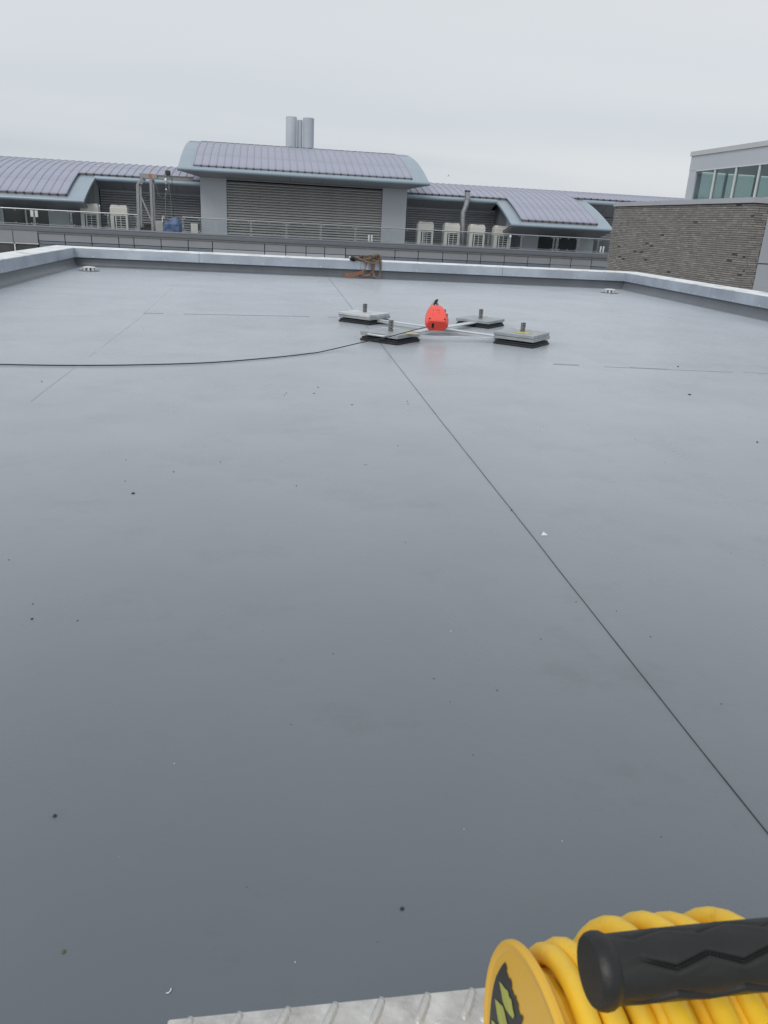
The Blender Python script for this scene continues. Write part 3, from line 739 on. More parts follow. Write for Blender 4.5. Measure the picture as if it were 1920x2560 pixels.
MB().bar((l0b.x, GY, -.16), (l0b.x, GY + 1.3, -.16), .12, .12).build('base_beam', 'steel_dark', gt)
MB().bar((l1b.x, GY, -.16), (l1b.x, GY + 1.3, -.16), .12, .12).build('base_beam', 'steel_dark', gt)
MB().bar((l0b.x + .1, GY + .4, .02), (l1b.x - .1, GY + .4, .02), .3, .14).build('ballast', 'steel_dark', gt)
MB().bar((l0b.x + .25, GY + .9, .1), (l1b.x - .15, GY + .9, .1), .35, .36).build('ballast', 'steel_dark', gt)
ba = gp_(205, 213); bb = gp_(1120, 262); bz = (ba.z + bb.z) / 2 + .02
bm_ = MB(); yb = GY + .1
for z0, z1, hw in ((-.13, -.10, .09), (-.10, .10, .02), (.10, .13, .09)): bm_.box(ba.x, bb.x, yb - hw, yb + hw, bz + z0, bz + z1)
beam = bm_.build('hoist_beam', 'steel_grey', gt)
MB().box(ba.x - .02, gp_(500, 200).x, yb - .11, yb - .091, bz - .12, bz + .16).build('beam_plate', 'steel_grey', beam)
om = gp_(385, 215); MB().box(om.x - .10, om.x + .10, yb - .125, yb - .111, bz - .10, bz + .14).build('marker', 'orange_mark', beam)
tr_ = gp_(690, 175, yb)
MB().bbox(tr_.x - .15, tr_.x + .15, yb - .2, yb + .2, bz + .14, bz + .42, .03).build('trolley', 'steel_dark', gt)
hk = gp_(660, 295, yb)
MB().lathe([(.0001, hk.z - .20), (.03, hk.z - .19), (.10, hk.z - .02), (.11, hk.z + .08), (.06, hk.z + .16), (.0001, hk.z + .17)], hk.x, yb - .15, 12).build('hoist_block', 'frame_white', gt, smooth=True)
k2 = gp_(665, 440, yb); MB().lathe([(.0001, k2.z - .05), (.06, k2.z - .03), (.03, k2.z + .05), (.0001, k2.z + .07)], k2.x, yb - .15, 8).build('hook', 'frame_white', gt)
def chain(pts, r=.014, m='steel_grey'): MB().tube(pts, r, 5).build('chain', m, gt)
chain([hk + Vector((0, -.15, -.15)), k2 + Vector((0, -.15, 0)), k2 + Vector((-.08, -.15, -.5)), k2 + Vector((-.1, -.15, -1.8))], .012)
cx0 = gp_(760, 260, yb)
chain([(cx0.x, yb - .1, bz), (cx0.x + .01, yb - .1, .55)], .022, 'steel_dark')
chain([gp_(700, 290), gp_(735, 560), gp_(750, 880)], .012)
sw = [gp_(460, 260), gp_(500, 440), gp_(540, 560), gp_(600, 600), gp_(650, 560), gp_(690, 480), gp_(710, 300)]
chain(sw, .012)
# blue tarpaulin heap, cabinets and boxes beside it
tp = gp_(765, 1160, 55.6)
def tarp():
    rnd = random.Random(4); n = 26; rings = []
    prof = [(0, .60, .42, 0), (.30, .60, .42, 0), (.60, .58, .40, 0), (.68, .52, .36, .02), (.82, .34, .26, .12), (.98, .2, .16, .16), (1.08, .05, .04, .17)]
    for z, a, b, sh in prof:
        rg = []
        for k in range(n):
            t = 2 * math.pi * k / n; q = 1 + .07 * math.sin(5 * t + 3 * z) + .05 * rnd.uniform(-1, 1) * (1 if z < .9 else .3)
            c, s_ = math.cos(t), math.sin(t); pw = .42
            rg.append((tp.x + .02 + a * q * math.copysign(abs(c) ** pw, c) + sh, 55.9 + b * q * math.copysign(abs(s_) ** pw, s_), -.22 + z + .03 * rnd.uniform(-1, 1) * (z > 0)))
        rings.append(rg)
    return MB().loft(rings)
tb = tarp().build('tarpaulin_heap', 'tarp_blue', smooth=False); tag(tb, 'blue tarpaulin sheet wrapped over equipment beside the gantry', 'tarpaulin')
cb = gp_(553, 1150, 55.7); ct = gp_(553, 990, 55.7)
rt = thing('control_cabinet', 'grey steel cabinet at the left of the blue tarpaulin', 'cabinet', (cb.x, 55.7, -.22))
MB().bbox(cb.x - .26, cb.x + .24, 55.6, 56.0, -.22, ct.z, .015).build('body', 'cabinet_grey', rt); MB().bbox(cb.x - .22, cb.x + .20, 55.585, 55.6, -.14, ct.z - .06, .004).build('door', 'cabinet_grey', rt)
MB().tube([(cb.x + .2, 55.62, ct.z - .05), (cb.x + .2, 55.62, ct.z + .22), (cb.x + .27, 55.62, ct.z + .36), (cb.x + .34, 55.62, ct.z + .2)], .04, 8).build('handle', 'frame_white', rt, smooth=True)
eb_ = hit(487, 578, 1, 55.6); et = hit(487, 559, 1, 55.6)
rt = thing('electrical_box', 'small cream electrical box against the louvres beside the left pillar', 'box', (eb_.x, 55.6, -.22))
MB().bbox(eb_.x - .24, eb_.x + .22, 55.55, 55.85, -.1, et.z, .015).build('body', 'ac_cream', rt); MB().box(eb_.x + .22, eb_.x + .30, 55.6, 55.85, -.1, et.z - .03).build('side_duct', 'steel_dark', rt)
MB().box(eb_.x - .2, eb_.x + .2, 55.6, 55.8, -.22, -.1).build('stand', 'steel_dark', rt)

# ------------------------------------------------------------------ brick building on the right
BX, BY0, BY1, BZT = 17.12, 27.1, 38.76, 2.50
XRET = 17.74
bb_ = thing('brick_building', 'grey brick block with metal coping beyond the right parapet', 'building', (BX + 4, 33, GZ))
ZB0 = -1.0
MB().box(BX + .022, 32, BY0 + .022, BY1, GZ, BZT).build('wall', 'mortar', bb_)
pal0 = [(.145, .135, .125), (.165, .155, .145), (.185, .175, .165), (.21, .20, .185), (.16, .145, .13), (.135, .13, .128), (.23, .215, .20), (.05, .048, .048), (.175, .165, .16), (.19, .175, .15)]
pal = [tuple((.72 * v + .28 * g_) * 1.68 for v, g_ in zip(c, (.170, .166, .162))) for c in pal0]; pal[7] = (.085, .083, .085)
wts = [5, 6, 5, 3, 5, 4, 1.5, .35, 5, 3]
LB, HB, TB, JB = .325, .058, .10, .019
bricks = []                       # (face, centre along, z, length, colour index)
rb_ = random.Random(11)
nc = int((BZT - ZB0) / (HB + JB))
for c in range(nc):
    z = BZT - .01 - (c + 1) * (HB + JB)
    y = BY0 - (LB + JB) * rb_.choice([0, .25, .5, .75, .5]) - .02
    while y < BY1:
        a = max(y, BY0); b = min(y + LB, BY1)
        if b - a > .05: bricks.append(('L', a, b, z, rb_.choices(range(10), wts)[0]))
        y += LB + JB
    x = BX - (LB + JB) * rb_.choice([0, .25, .5, .75])
    while x < XRET:
        a = max(x, BX + .10 if c % 2 else BX + .001); b = min(x + LB, XRET)
        if b - a > .05: bricks.append(('R', a, b, z, rb_.choices(range(10), wts)[0]))
        x += LB + JB
def brick_box(mb, k, a, b, z, ci, off):
    q_ = rb_.uniform(.9, 1.1); c = tuple(v * q_ for v in pal[ci])
    if k == 'L': mb.box(BX - off, BX + TB, a, b, z, z + HB, c)
    else: mb.box(a, b, BY0 - off, BY0 + TB, z, z + HB, c)
stuff = MB(); singles = []
def view_size(q):
    k, a, b, z, ci = q
    return (-abs(((a + b) / 2) - BY0) if k == 'L' else 0) - (6 if z < .0 else 0)
full = [q for q in bricks if abs((q[2] - q[1]) - LB) < .001]
full.sort(key=view_size, reverse=True)
single_set = set(full[:300])
bmesh_cache = {}
for q in bricks:
    k, a, b, z, ci = q
    if q in single_set:
        v = rb_.randrange(3); key = (k, ci, v)
        if key not in bmesh_cache:
            m_ = MB(); brick_box(m_, k, 0, LB, 0, ci, .002 + .003 * v)
            m_.v = [(x - (BX if k == 'L' else 0), y - (0 if k == 'L' else BY0), zz) for x, y, zz in m_.v]
            bmesh_cache[key] = m_.mesh('brick', 'brick')
        link('brick', bmesh_cache[key], bb_, loc=(BX, a, z) if k == 'L' else (a, BY0, z))
    else: brick_box(stuff, k, a, b, z, ci, rb_.choice([.002, .005, .008]))
stuff.build('brickwork', 'brick', bb_, kind='stuff')
MB().box(XRET + .015, 32, BY0 + .02 - .02, BY0 + .008, .50, BZT - .02).build('metal_panel', 'clad_light', bb_)
MB().box(XRET + .015, 32, BY0 + .02 - .02, BY0 + .008, -3.2, .46).build('metal_panel', 'clad_light', bb_)
MB().box(BX - .07, 32, BY0 - .07, 32.2, BZT + .005, BZT + .185).build('coping', 'coping', bb_)
MB().box(BX - .07, 32, 32.206, BY1 + .06, BZT + .005, BZT + .185).build('coping', 'coping', bb_)

# glazed pavilion on top of it
PX = 18.5; PY1 = 34.66; PZ0 = BZT + .187
pv = thing('glazed_pavilion', 'pale metal rooftop pavilion with a strip of windows above the brick wall', 'building', (PX + 4, 30, PZ0))
MB().box(PX, PX + 6.1, 20, PY1, 3.985, 4.57).build('upper_band', 'pav_panel', pv)
MB().box(PX - .05, PX + 6.15, 19.95, PY1 + .05, 4.575, 4.755).build('roof_edge', 'pav_band', pv)
MB().box(PX + .01, PX + .3, 34.06, PY1 - .01, PZ0, 3.984).build('corner_post', 'pav_panel', pv)
MB().box(PX - .02, PX + .12, 20, 34.06, PZ0, PZ0 + .10).build('sill', 'pav_panel', pv)
my = [34.05, 32.54, 30.98, 29.41, 27.85, 26.29, 24.7, 23.1, 21.5, 20.0]
for a, b in zip(my, my[1:]):
    wn = MB().box(PX + .05, PX + .062, b + .04, a - .04, PZ0 + .10, 3.94).build('window_pane', 'pane_glass', pv)
    MB().box(PX - .0, PX + .12, b - .04, b + .04, PZ0 + .10, 3.94).build('mullion', 'frame_white', wn)
MB().box(PX - .01, PX + .12, 20, 34.06, 3.94, 3.983).build('head_rail', 'frame_white', pv)
for a, b in zip(my, my[1:]):
    wn = MB().box(PX + 6.0, PX + 6.012, b + .04, a - .04, PZ0 + .10, 3.94).build('window_pane', 'pane_glass', pv)
    MB().box(PX + 5.95, PX + 6.07, b - .04, b + .04, PZ0 + .10, 3.94).build('mullion', 'frame_white', wn)
MB().box(PX + .35, PX + 5.9, 20, 34.0, PZ0, PZ0 + .05).build('inner_floor', 'interior', pv)
MB().box(PX + 3.4, PX + 3.55, 20, 33.4, 3.08, 3.16).build('inner_beam', 'interior_dark', pv)
for yy in (29.2, 26.0): MB().box(PX + 2.9, PX + 3.3, yy - 1.2, yy + 1.2, 3.62, 3.95).build('inner_box', 'interior', pv)
for k in range(4):
    xa_ = PX + .34 + k * 1.42
    wn = MB().box(xa_ + .04, xa_ + 1.38, PY1 - .10, PY1 - .088, PZ0 + .10, 3.94).build('window_pane', 'pane_glass', pv)
    MB().box(xa_ + 1.38, xa_ + 1.46, PY1 - .14, PY1 - .02, PZ0, 3.984).build('mullion', 'frame_white', wn)

# ------------------------------------------------------------------ freestanding counterweight anchor
AC_ = Vector((2.06, 9.20, 0)); TH = R(49)
an = thing('counterweight_anchor', 'cross-shaped roof anchor with four stacked steel counterweight feet', 'roof anchor', AC_)
feet = {'N': (1.35, 8.38), 'R': (2.85, 8.43), 'B': (2.79, 10.0), 'L': (1.26, 9.96)}
SZ = .475
def rot(p, c, a): return Vector((c[0] + p[0] * math.cos(a) - p[1] * math.sin(a), c[1] + p[0] * math.sin(a) + p[1] * math.cos(a), p[2]))
def rbox(mb, c, a, x0, x1, y0, y1, z0, z1, b=.004):
    t = MB(); t.bbox(x0, x1, y0, y1, z0, z1, b); t.v = [tuple(rot(v, c, a)) for v in t.v]; mb.add(t.v, t.f); return mb
stacks = {'N': [(.062, .103)], 'R': [(.062, .098), (.099, .135)], 'B': [(.055, .092)], 'L': [(.058, .088), (.089, .122)]}
hand = {'N': [(3, .084)], 'R': [(0, .118), (0, .082)], 'B': [], 'L': []}
for k, c in feet.items():
    h = SZ / 2
    base = MB(); rbox(base, c, TH, -h, h, -h, h, 0, .026, .005); rbox(base, c, TH, -h + .012, h - .012, -h + .012, h - .012, .027, .046, .005)
    ft = base.build('rubber_base', 'rubber', an)
    for i, (z0, z1) in enumerate(stacks[k]):
        d = .006 * i; mb = MB(); rbox(mb, c, TH + .012 * i, -h - d, h - d, -h + d, h + d, z0, z1, .004)
        pl_ = mb.build('weight_plate', 'steel_plate_white' if (k == 'L' and i == 1) else 'steel_plate', an)
        for sd_, zz in hand[k]:
            if (i == 0) == (zz < .1):
                a = TH + sd_ * math.pi / 2
                hp = [rot(q, c, a) for q in ((h - .02, -.10, zz), (h + .045, -.10, zz), (h + .055, -.08, zz), (h + .055, .08, zz), (h + .045, .10, zz), (h - .02, .10, zz))]
                if sd_ == 0: hp = [rot(q, c, a) for q in ((-.10, -h + .02, zz), (-.10, -h - .045, zz), (-.08, -h - .055, zz), (.08, -h - .055, zz), (.10, -h - .045, zz), (.10, -h + .02, zz))]
                if sd_ == 0: hp = [rot(q, c, TH) for q in ((h - .02, -.13, zz), (h + .04, -.13, zz), (h + .05, -.115, zz), (h + .05, .075, zz), (h + .04, .09, zz), (h - .02, .09, zz))]
                if sd_ == 3: hp = [rot(q, c, TH) for q in ((-h + .02, -.09, zz), (-h - .04, -.09, zz), (-h - .05, -.075, zz), (-h - .05, .095, zz), (-h - .04, .11, zz), (-h + .02, .11, zz))]
                MB().tube(hp, .009, 8).build('handle', 'arm_alu', pl_, smooth=True)
    zt = stacks[k][-1][1]; ph = {'N': .118, 'R': .10, 'B': .118, 'L': .105}[k]
    po = MB(); rbox(po, c, TH - .6, -.026, .026, -.012, .012, .03, zt + ph, .003); pst = po.build('post', 'post_steel', an)
    for q in (.03, .065, .095):
        hb = MB(); rbox(hb, c, TH - .6, -.008, .008, -.0135, .0135, zt + q - .006, zt + q + .006, .002); hb.build('post_hole', 'black_plastic', pst)
    pn = MB(); pn.tube([rot((-.10, .0, zt + .035), c, -.1), rot((-.03, -.0, zt + .028), c, -.1), rot((.06, .0, zt + .030), c, -.1), rot((.10, .006, zt + .026), c, -.1)], .006, 6); pn.build('pin', 'pin_white', pst, smooth=True)
def arm(a, b, z, wd, ht):
    a = Vector((*feet[a], z)); b = Vector((*feet[b], z)); MB().bar(a, b, wd, ht).build('arm', 'arm_alu', an)
arm('N', 'B', .053, .105, .012); arm('L', 'R', .0405, .085, .025)
for s_ in (-1, 1):
    pass
arm('L', 'R', .0545, .10, .004)
t_ = MB(); t_.bar((feet['N'][0] + .2, feet['N'][1] + .03, .046), (feet['R'][0] - .2, feet['R'][1] + .03, .046), .035, .03); t_.build('tie_bar', 'arm_alu', an)
hb = MB(); rbox(hb, AC_, TH, -.11, .11, -.11, .11, .0595, .072, .003); hb.build('hub_plate', 'arm_alu', an)
# flaking yellow paint on the right-hand weight
yp = MB(); rnd = random.Random(3)
pc = feet['R']; pts = []
for k in range(22):
    t = 2 * math.pi * k / 22; r_ = (.12 if k % 2 else .085) * rnd.uniform(.8, 1.15)
    pts.append((pc[0] - .02 + r_ * math.cos(t), pc[1] - .07 + r_ * .85 * math.sin(t), .1365))
yp.add(pts, [tuple(range(22))]); yp.build('paint_patch', 'yellow_paint', an)
yp = MB(); pts = [rot((-.20, .20 + .02 * math.sin(i * 2.1) * 1, .1362), pc, TH) for i in range(1)]
for k, (cx_, cy_, r0) in {'N': (1.55, 8.24, .07)}.items():
    m_ = MB(); m_.add([(cx_ + r0 * rnd.uniform(.6, 1.3) * math.cos(t) * 1.3, cy_ + r0 * rnd.uniform(.6, 1.2) * math.sin(t), .1045) for t in [2 * math.pi * i / 14 for i in range(14)]], [tuple(range(14))]); m_.build('paint_patch', 'yellow_paint', an)

# ------------------------------------------------------------------ red fall-arrest block resting on the hub
f0 = Vector((1.935, 8.76, .08)); nose = Vector((1.985, 9.14, .235))
ax = (nose - f0).normalized(); sx = Vector((1, -.10, 0)); sx = (sx - ax * sx.dot(ax)).normalized(); uz = sx.cross(ax).normalized()
fb = thing('fall_arrest_block', 'bright red self-retracting fall-arrest block lying on the anchor hub', 'fall arrester', f0)
Lb = (nose - f0).length
def sec(d, wd, hb_, ht, ch):
    c = f0 + ax * d
    pts = [(-wd * .70, 0), (wd * .70, 0), (wd, ht * .34), (wd, ht * .66), (wd * .74, ht), (-wd * .74, ht), (-wd, ht * .66), (-wd, ht * .34)]
    return [c + sx * a + uz * b for a, b in pts]
body = MB(); body.loft([sec(-.012, .112, .06, .118, 0), sec(.0, .126, .07, .130, 0), sec(.05, .132, .08, .142, 0), sec(.14, .128, .08, .155, 0), sec(.24, .108, .07, .152, 0), sec(.33, .084, .06, .135, 0), sec(.39, .062, .05, .11, 0), sec(Lb, .045, .03, .09, 0)])
bo = body.build('housing', 'block_red', fb)
def on_top(d, u, lift): 
    ht = .130 + (.155 - .130) * min(1, d / .14) if d < .14 else .155 - (d - .14) * .10
    return f0 + ax * d + sx * u + uz * (ht + lift)
for d0, d1, u in ((.07, .27, -.045), (.12, .30, .03)):
    mb = MB(); mb.tube([on_top(d0, u, .001), on_top((d0 + d1) / 2, u * .95, .002), on_top(d1, u * .8, .001)], .0035, 5); mb.build('moulding_line', 'block_mark', bo)
for k, (d, u) in enumerate(((.26, -.01), (.235, .0), (.20, .005), (.18, .012))):
    mb = MB(); mb.tube([on_top(d, u - .022, .001), on_top(d - .004, u + .022, .001)], .004, 5); mb.build('moulded_mark', 'block_mark', bo)
for u in (-.085, .085):
    c = f0 + ax * .012 + sx * u + uz * .13; mb = MB(); mb.tube([c - uz * .01, c + uz * .012], .009, 8); mb.build('screw', 'black_plastic', bo)
c = f0 - ax * .014 + sx * -.045 + uz * .065
MB().bar(c - uz * .026, c + uz * .026, .022, .008).build('cable_slot', 'black_plastic', bo)
for d in (.12, .22):
    c = f0 + ax * d + sx * (.118 - (d - .12) * .16) + uz * .10; MB().bar(c - ax * .03 - uz * .02, c + ax * .03 + uz * .03, .02, .02).build('side_recess', 'block_mark', bo)
c = f0 + ax * .10 + sx * .12 + uz * .025
MB().bar(c, c + ax * .09 + sx * .01, .04, .05).build('label_tag', 'block_blue', bo)
rg = nose + uz * .06 + ax * .03
ringp = [rg + (sx * .034 * math.cos(t) + (ax * .5 + uz * .8).normalized() * .046 * math.sin(t)) for t in [2 * math.pi * i / 16 for i in range(16)]]
MB().tube(ringp, .014, 6, closed=True).build('shackle', 'chain_steel', fb, smooth=True)
MB().lathe([(.0001, -.03), (.024, -.03), (.028, 0), (.022, .03), (.0001, .03)], seg=12)
MB().tube([nose + uz * .02 - ax * .02, nose + uz * .05 + ax * .02], [.032, .022], 12).build('swivel', 'black_plastic', fb, smooth=True)
rg2 = rg + (ax * .5 + uz * .8).normalized() * .05
ringp = [rg2 + (Vector((0, 1, 0)) * .026 * math.cos(t) + (sx * .6 + uz * .9).normalized() * .036 * math.sin(t)) for t in [2 * math.pi * i / 14 for i in range(14)]]
MB().tube(ringp, .013, 6, closed=True).build('carabiner', 'black_plastic', fb, smooth=True)

# ------------------------------------------------------------------ black cable across the roof, up over the near foot to the block
cp = [hit(px, py, 2, .008) for px, py in ((-900, 880), (-500, 897), (-200, 907), (0, 911), (174, 913.5), (347, 912), (530, 906), (690, 893), (770, 884))]
cp += [hit(px, py, 2, z) for px, py, z in ((800, 880, .010), (850, 868.8, .022), (896, 858, .055), (930, 851, .090), (960.7, 844.8, .118), (1010, 832, .128), (1066, 817.5, .142))]
for q in cp: q.z = max(q.z, .007)
sm = []
for i in range(len(cp) - 1):
    p0, p1, p2, p3 = cp[max(i - 1, 0)], cp[i], cp[i + 1], cp[min(i + 2, len(cp) - 1)]
    for j in range(8):
        t = j / 8
        sm.append(.5 * ((2 * p1) + (p2 - p0) * t + (2 * p0 - 5 * p1 + 4 * p2 - p3) * t * t + (3 * p1 - p0 - 3 * p2 + p3) * t ** 3))
sm.append(cp[-1])
cb_ = MB().tube(sm, .005, 6).build('cable', 'cable_black', smooth=True); tag(cb_, 'thin black cable curving over the roof to the red block', 'cable')

# ------------------------------------------------------------------ webbing slings bundled over the far parapet
SY = 17.98
sl = thing('webbing_slings', 'tangle of brown webbing slings hanging over the far parapet', 'strap', (2.3, SY, .38))
zq = lambda x, y, yy=SY - .06: hit(840 + x / 10.37, 600 + y / 10.37, 1, yy)
core = [zq(430, 490, SY + .02), zq(520, 490, SY + .06), zq(700, 480, SY + .1), zq(900, 465, SY + .1), zq(1060, 450, SY + .08)]
MB().tube(core[:3], [.05, .055, .05], 10).build('sleeve', 'strap_tan', sl, smooth=True)
e0 = zq(385, 465, SY + .0); e1 = zq(480, 500, SY + .02)
MB().tube([e0 + Vector((-.02, 0, .012)), e0, e1], [.028, .050, .052], 14).build('end_cap', 'black_plastic', sl, smooth=True)
MB().tube([e0 + Vector((-.035, 0, .015)), e0 + Vector((-.018, 0, .012))], [.02, .032], 12).build('end_plug', 'frame_white', sl, smooth=True)
rnd = random.Random(9)
def crv(pp, sub=7):
    o = []
    for i in range(len(pp) - 1):
        p0, p1, p2, p3 = pp[max(i - 1, 0)], pp[i], pp[i + 1], pp[min(i + 2, len(pp) - 1)]
        for j in range(sub):
            t = j / sub; o.append(.5 * ((2 * p1) + (p2 - p0) * t + (2 * p0 - 5 * p1 + 4 * p2 - p3) * t * t + (3 * p1 - p0 - 3 * p2 + p3) * t ** 3))
    o.append(pp[-1]); return o
def strap(px, m='strap_tan', side=(0, .25, 1), wd=.034, th=.004):
    pp = [zq(x, y, SY + d) for x, y, d in px]
    MB().ribbon(crv(pp), wd, th, side).build('strap', m, sl, smooth=False)
strap([(500, 460, .0), (620, 440, .0), (800, 440, .02), (960, 400, .04), (1080, 370, .04), (1150, 410, .0), (1165, 520, -.03), (1160, 700, -.05), (1150, 850, -.07), (1130, 960, -.10)], wd=.05, side=(.5, .6, .5))
strap([(500, 500, .02), (600, 470, -.02), (750, 540, -.05), (900, 590, -.07), (1040, 590, -.06), (1110, 540, -.03), (1130, 470, .02), (1080, 410, .05), (950, 430, .07)], wd=.042, side=(0, .4, 1))
strap([(520, 520, .02), (700, 480, -.02), (860, 470, -.03), (1000, 490, -.02), (1090, 450, .02), (1060, 390, .05), (900, 410, .08)], wd=.038)
strap([(560, 440, .03), (700, 500, -.01), (850, 520, -.03), (1000, 540, -.02), (1080, 480, .02)], wd=.04)
strap([(640, 470, .0), (760, 430, .02), (900, 440, .0), (1030, 440, -.01), (1100, 480, -.02)], wd=.045)
strap([(540, 500, .04), (700, 520, .03), (860, 500, .02), (1010, 460, .03)], wd=.045)
for q in range(9):
    y0_ = rnd.uniform(440, 540); pp_ = [(520 + rnd.uniform(0, 60), y0_, rnd.uniform(-.02, .05))]
    for xx in (650, 780, 900, 1010, 1090): pp_.append((xx + rnd.uniform(-30, 30), 480 + rnd.uniform(-75, 85) * (.5 + xx / 2200), rnd.uniform(-.06, .05)))
    strap(pp_, 'strap_tan' if q % 3 else 'strap_dark', (0, rnd.uniform(.1, .9), 1), rnd.uniform(.025, .04))
strap([(930, 590, -.07), (925, 700, -.08), (940, 820, -.10), (900, 880, -.16), (800, 920, -.22), (640, 925, -.24), (560, 900, -.2)], 'strap_rust', (.6, .6, .5), .045)
strap([(1000, 590, -.06), (985, 700, -.07), (960, 830, -.10), (965, 900, -.13), (1020, 965, -.2), (1080, 975, -.22)], side=(.7, .5, .2), wd=.045)
strap([(950, 600, -.06), (960, 740, -.07), (975, 860, -.10), (990, 930, -.16)], side=(.9, .3, .0), wd=.038)
strap([(1140, 540, -.04), (1150, 700, -.06), (1145, 860, -.09), (1120, 950, -.16), (1070, 975, -.2)], side=(.8, .5, .0), wd=.04)
strap([(790, 570, -.05), (775, 680, -.06), (740, 770, -.07), (640, 830, -.14), (480, 870, -.22), (300, 880, -.28), (240, 890, -.30)], 'strap_rust', (.3, .6, .6), .05)
strap([(240, 875, -.30), (220, 915, -.33), (330, 935, -.34), (470, 925, -.32), (600, 880, -.26), (720, 870, -.22)], 'strap_rust', (.1, .5, .8), .055)

# ------------------------------------------------------------------ debris
def lump(px, py, size, m, label, cat, seed, flat=.5, group=None, name='pebble'):
    rnd = random.Random(seed); c = hit(px, py, 2, 0.0); rings = []
    for z, r_ in ((0, .75), (.35, 1), (.75, .8), (1, .35)):
        rings.append([(c.x + size / 2 * r_ * rnd.uniform(.75, 1.2) * math.cos(t), c.y + size / 2 * r_ * rnd.uniform(.75, 1.2) * math.sin(t), z * size * flat) for t in [2 * math.pi * i / 7 + rnd.uniform(-.2, .2) for i in range(7)]])
    o = MB().loft(rings).build(name, m); tag(o, label, cat, group); return o
G_ = 'loose bits lying on the roof'
lump(137, 2041, .0085, 'stone_dark', 'dark grit lump on the roof at lower left', 'stone', 1, .6, G_)
lump(160, 2380, .007, 'stone_brown', 'brown grit lump on the roof near the bottom left', 'stone', 2, .5, G_)
lump(1005, 2273, .008, 'stone_dark', 'dark grit lump on the roof left of the yellow reel', 'stone', 3, .5, G_)
lump(333, 1234, .016, 'stone_dark', 'dark flake on the roof left of centre below the black cable', 'stone', 4, .35, G_)
lump(1724, 987, .026, 'stone_dark', 'dark flake on the roof toward the right parapet', 'stone', 5, .3, G_)
lump(1893, 1106, .014, 'stone_dark', 'dark lump on the roof at the right edge of view', 'stone', 6, .5, G_)
lump(1695, 917, .018, 'stone_dark', 'dark lump beside the broken seam right of the anchor', 'stone', 7, .5, G_)
lump(80, 1548, .008, 'stone_dark', 'dark grit lump on the roof near the left edge of view', 'stone', 8, .5, G_)
lump(1279, 1276, .009, 'stone_dark', 'dark grit lump on the long seam', 'stone', 9, .6, G_)
c = hit(1360, 1338, 2, 0); ch_ = MB()
ch_.loft([[(c.x - .015, c.y - .006, .001), (c.x + .015, c.y - .006, .001), (c.x + .003, c.y + .02, .006)], [(c.x - .015, c.y - .006, .003), (c.x + .015, c.y - .006, .003), (c.x + .003, c.y + .02, .008)]])
tag(ch_.build('paper_scrap', 'chip_white'), 'white triangular scrap on the roof beside the long seam', 'scrap', G_)
c = hit(422, 2480, 2, 0); ch_ = MB(); ch_.tube([c + Vector((-.004, -.003, .002)), c + Vector((0, -.003, .002)), c + Vector((.003, 0, .003)), c + Vector((.0035, .004, .003))], .0009, 6)
tag(ch_.build('paper_scrap', 'chip_white', smooth=True), 'tiny curled white scrap on the roof above the tread plate', 'scrap', G_)
grit = MB(); rnd = random.Random(21)
known = [(313, 1203), (1020, 1010), (910, 1008), (995, 1115), (1183, 1083), (315, 1150), (551, 1155), (434, 1180), (741, 1215), (1324, 956), (774, 1013), (785, 984), (716, 983), (711, 988), (880, 1012), (1160, 2073), (944, 2355), (738, 2405), (617, 2218), (728, 1812), (436, 1909), (1125, 1756), (1243, 1726), (1127, 1578), (1117, 1430), (1014, 1356), (1626, 1592), (1405, 2103), (833, 1635), (1085, 1697), (1183, 1887), (1440, 1505), (1541, 1528), (22, 1400), (912, 1162), (917, 1162), (795, 969), (105, 954), (1018, 1004), (1653, 2092), (82, 1510), (194, 1552), (1352, 1598), (1803, 1760)]
for px, py in known + [(rnd.uniform(0, 1920), rnd.uniform(760, 2450)) for _ in range(40)]:
    c = hit(px, py, 2, 0); d = (c - CAM).length; s_ = d / F * (rnd.uniform(2.6, 4.2) if (px, py) in known else rnd.uniform(1.0, 2.0))
    s_ = min(s_, .03); a = rnd.uniform(0, 3); dk = (.03, .03, .032) if rnd.random() > .18 else (.5, .5, .5)
    q = [(c.x + s_ * .5 * rnd.uniform(.6, 1.2) * math.cos(a + k * 1.257), c.y + s_ * .5 * rnd.uniform(.6, 1.4) * math.sin(a + k * 1.257)) for k in range(5)]
    grit.loft([[(x, y, 0) for x, y in q], [(c.x + (x - c.x) * .6, c.y + (y - c.y) * .6, s_ * .4) for x, y in q]])
    grit.c[-7:] = [dk] * 7
go = grit.build('grit', 'grit', kind='stuff'); go['label'] = 'scattered dark grit specks over the roof membrane'; go['category'] = 'grit'

# ------------------------------------------------------------------ tread plate platform in front
PZ = .595; PY = .450; PXL = -.079; PXR = .72; PYN = -.55
pf = thing('tread_platform', 'worn aluminium chequer-plate platform edge in the foreground', 'platform', (.3, 0, 0))
MB().bbox(PXL, PXR, PYN, PY, PZ - .005, PZ, .0015).build('tread_plate', 'tread_alu', pf)
def tread(L_, wd, h_):
    rings = []
    for u, k in ((-.5, .05), (-.42, .6), (-.2, 1), (.2, 1), (.42, .6), (.5, .05)):
        rings.append([(u * L_, -wd / 2 * (.5 + .5 * k), 0), (u * L_, -wd * .22 * k, h_ * k), (u * L_, wd * .22 * k, h_ * k), (u * L_, wd / 2 * (.5 + .5 * k), 0)])
    return MB().loft(rings)
tme = tread(.031, .0085, .0036).mesh('tread_bar', 'tread_alu', smooth=True)
pit = .0388; k = 0
for j in range(9):
    for i in range(20):
        x = PXL + .012 + i * pit + (pit / 2 if j % 2 else 0); y = PY - .014 - j * pit / 2
        if x > PXR - .02 or y < PYN: continue
        o = link('tread_bar', tme, pf, loc=(x, y, PZ - .0003)); o.rotation_euler.z = R(62 if j % 2 == 0 else -28)
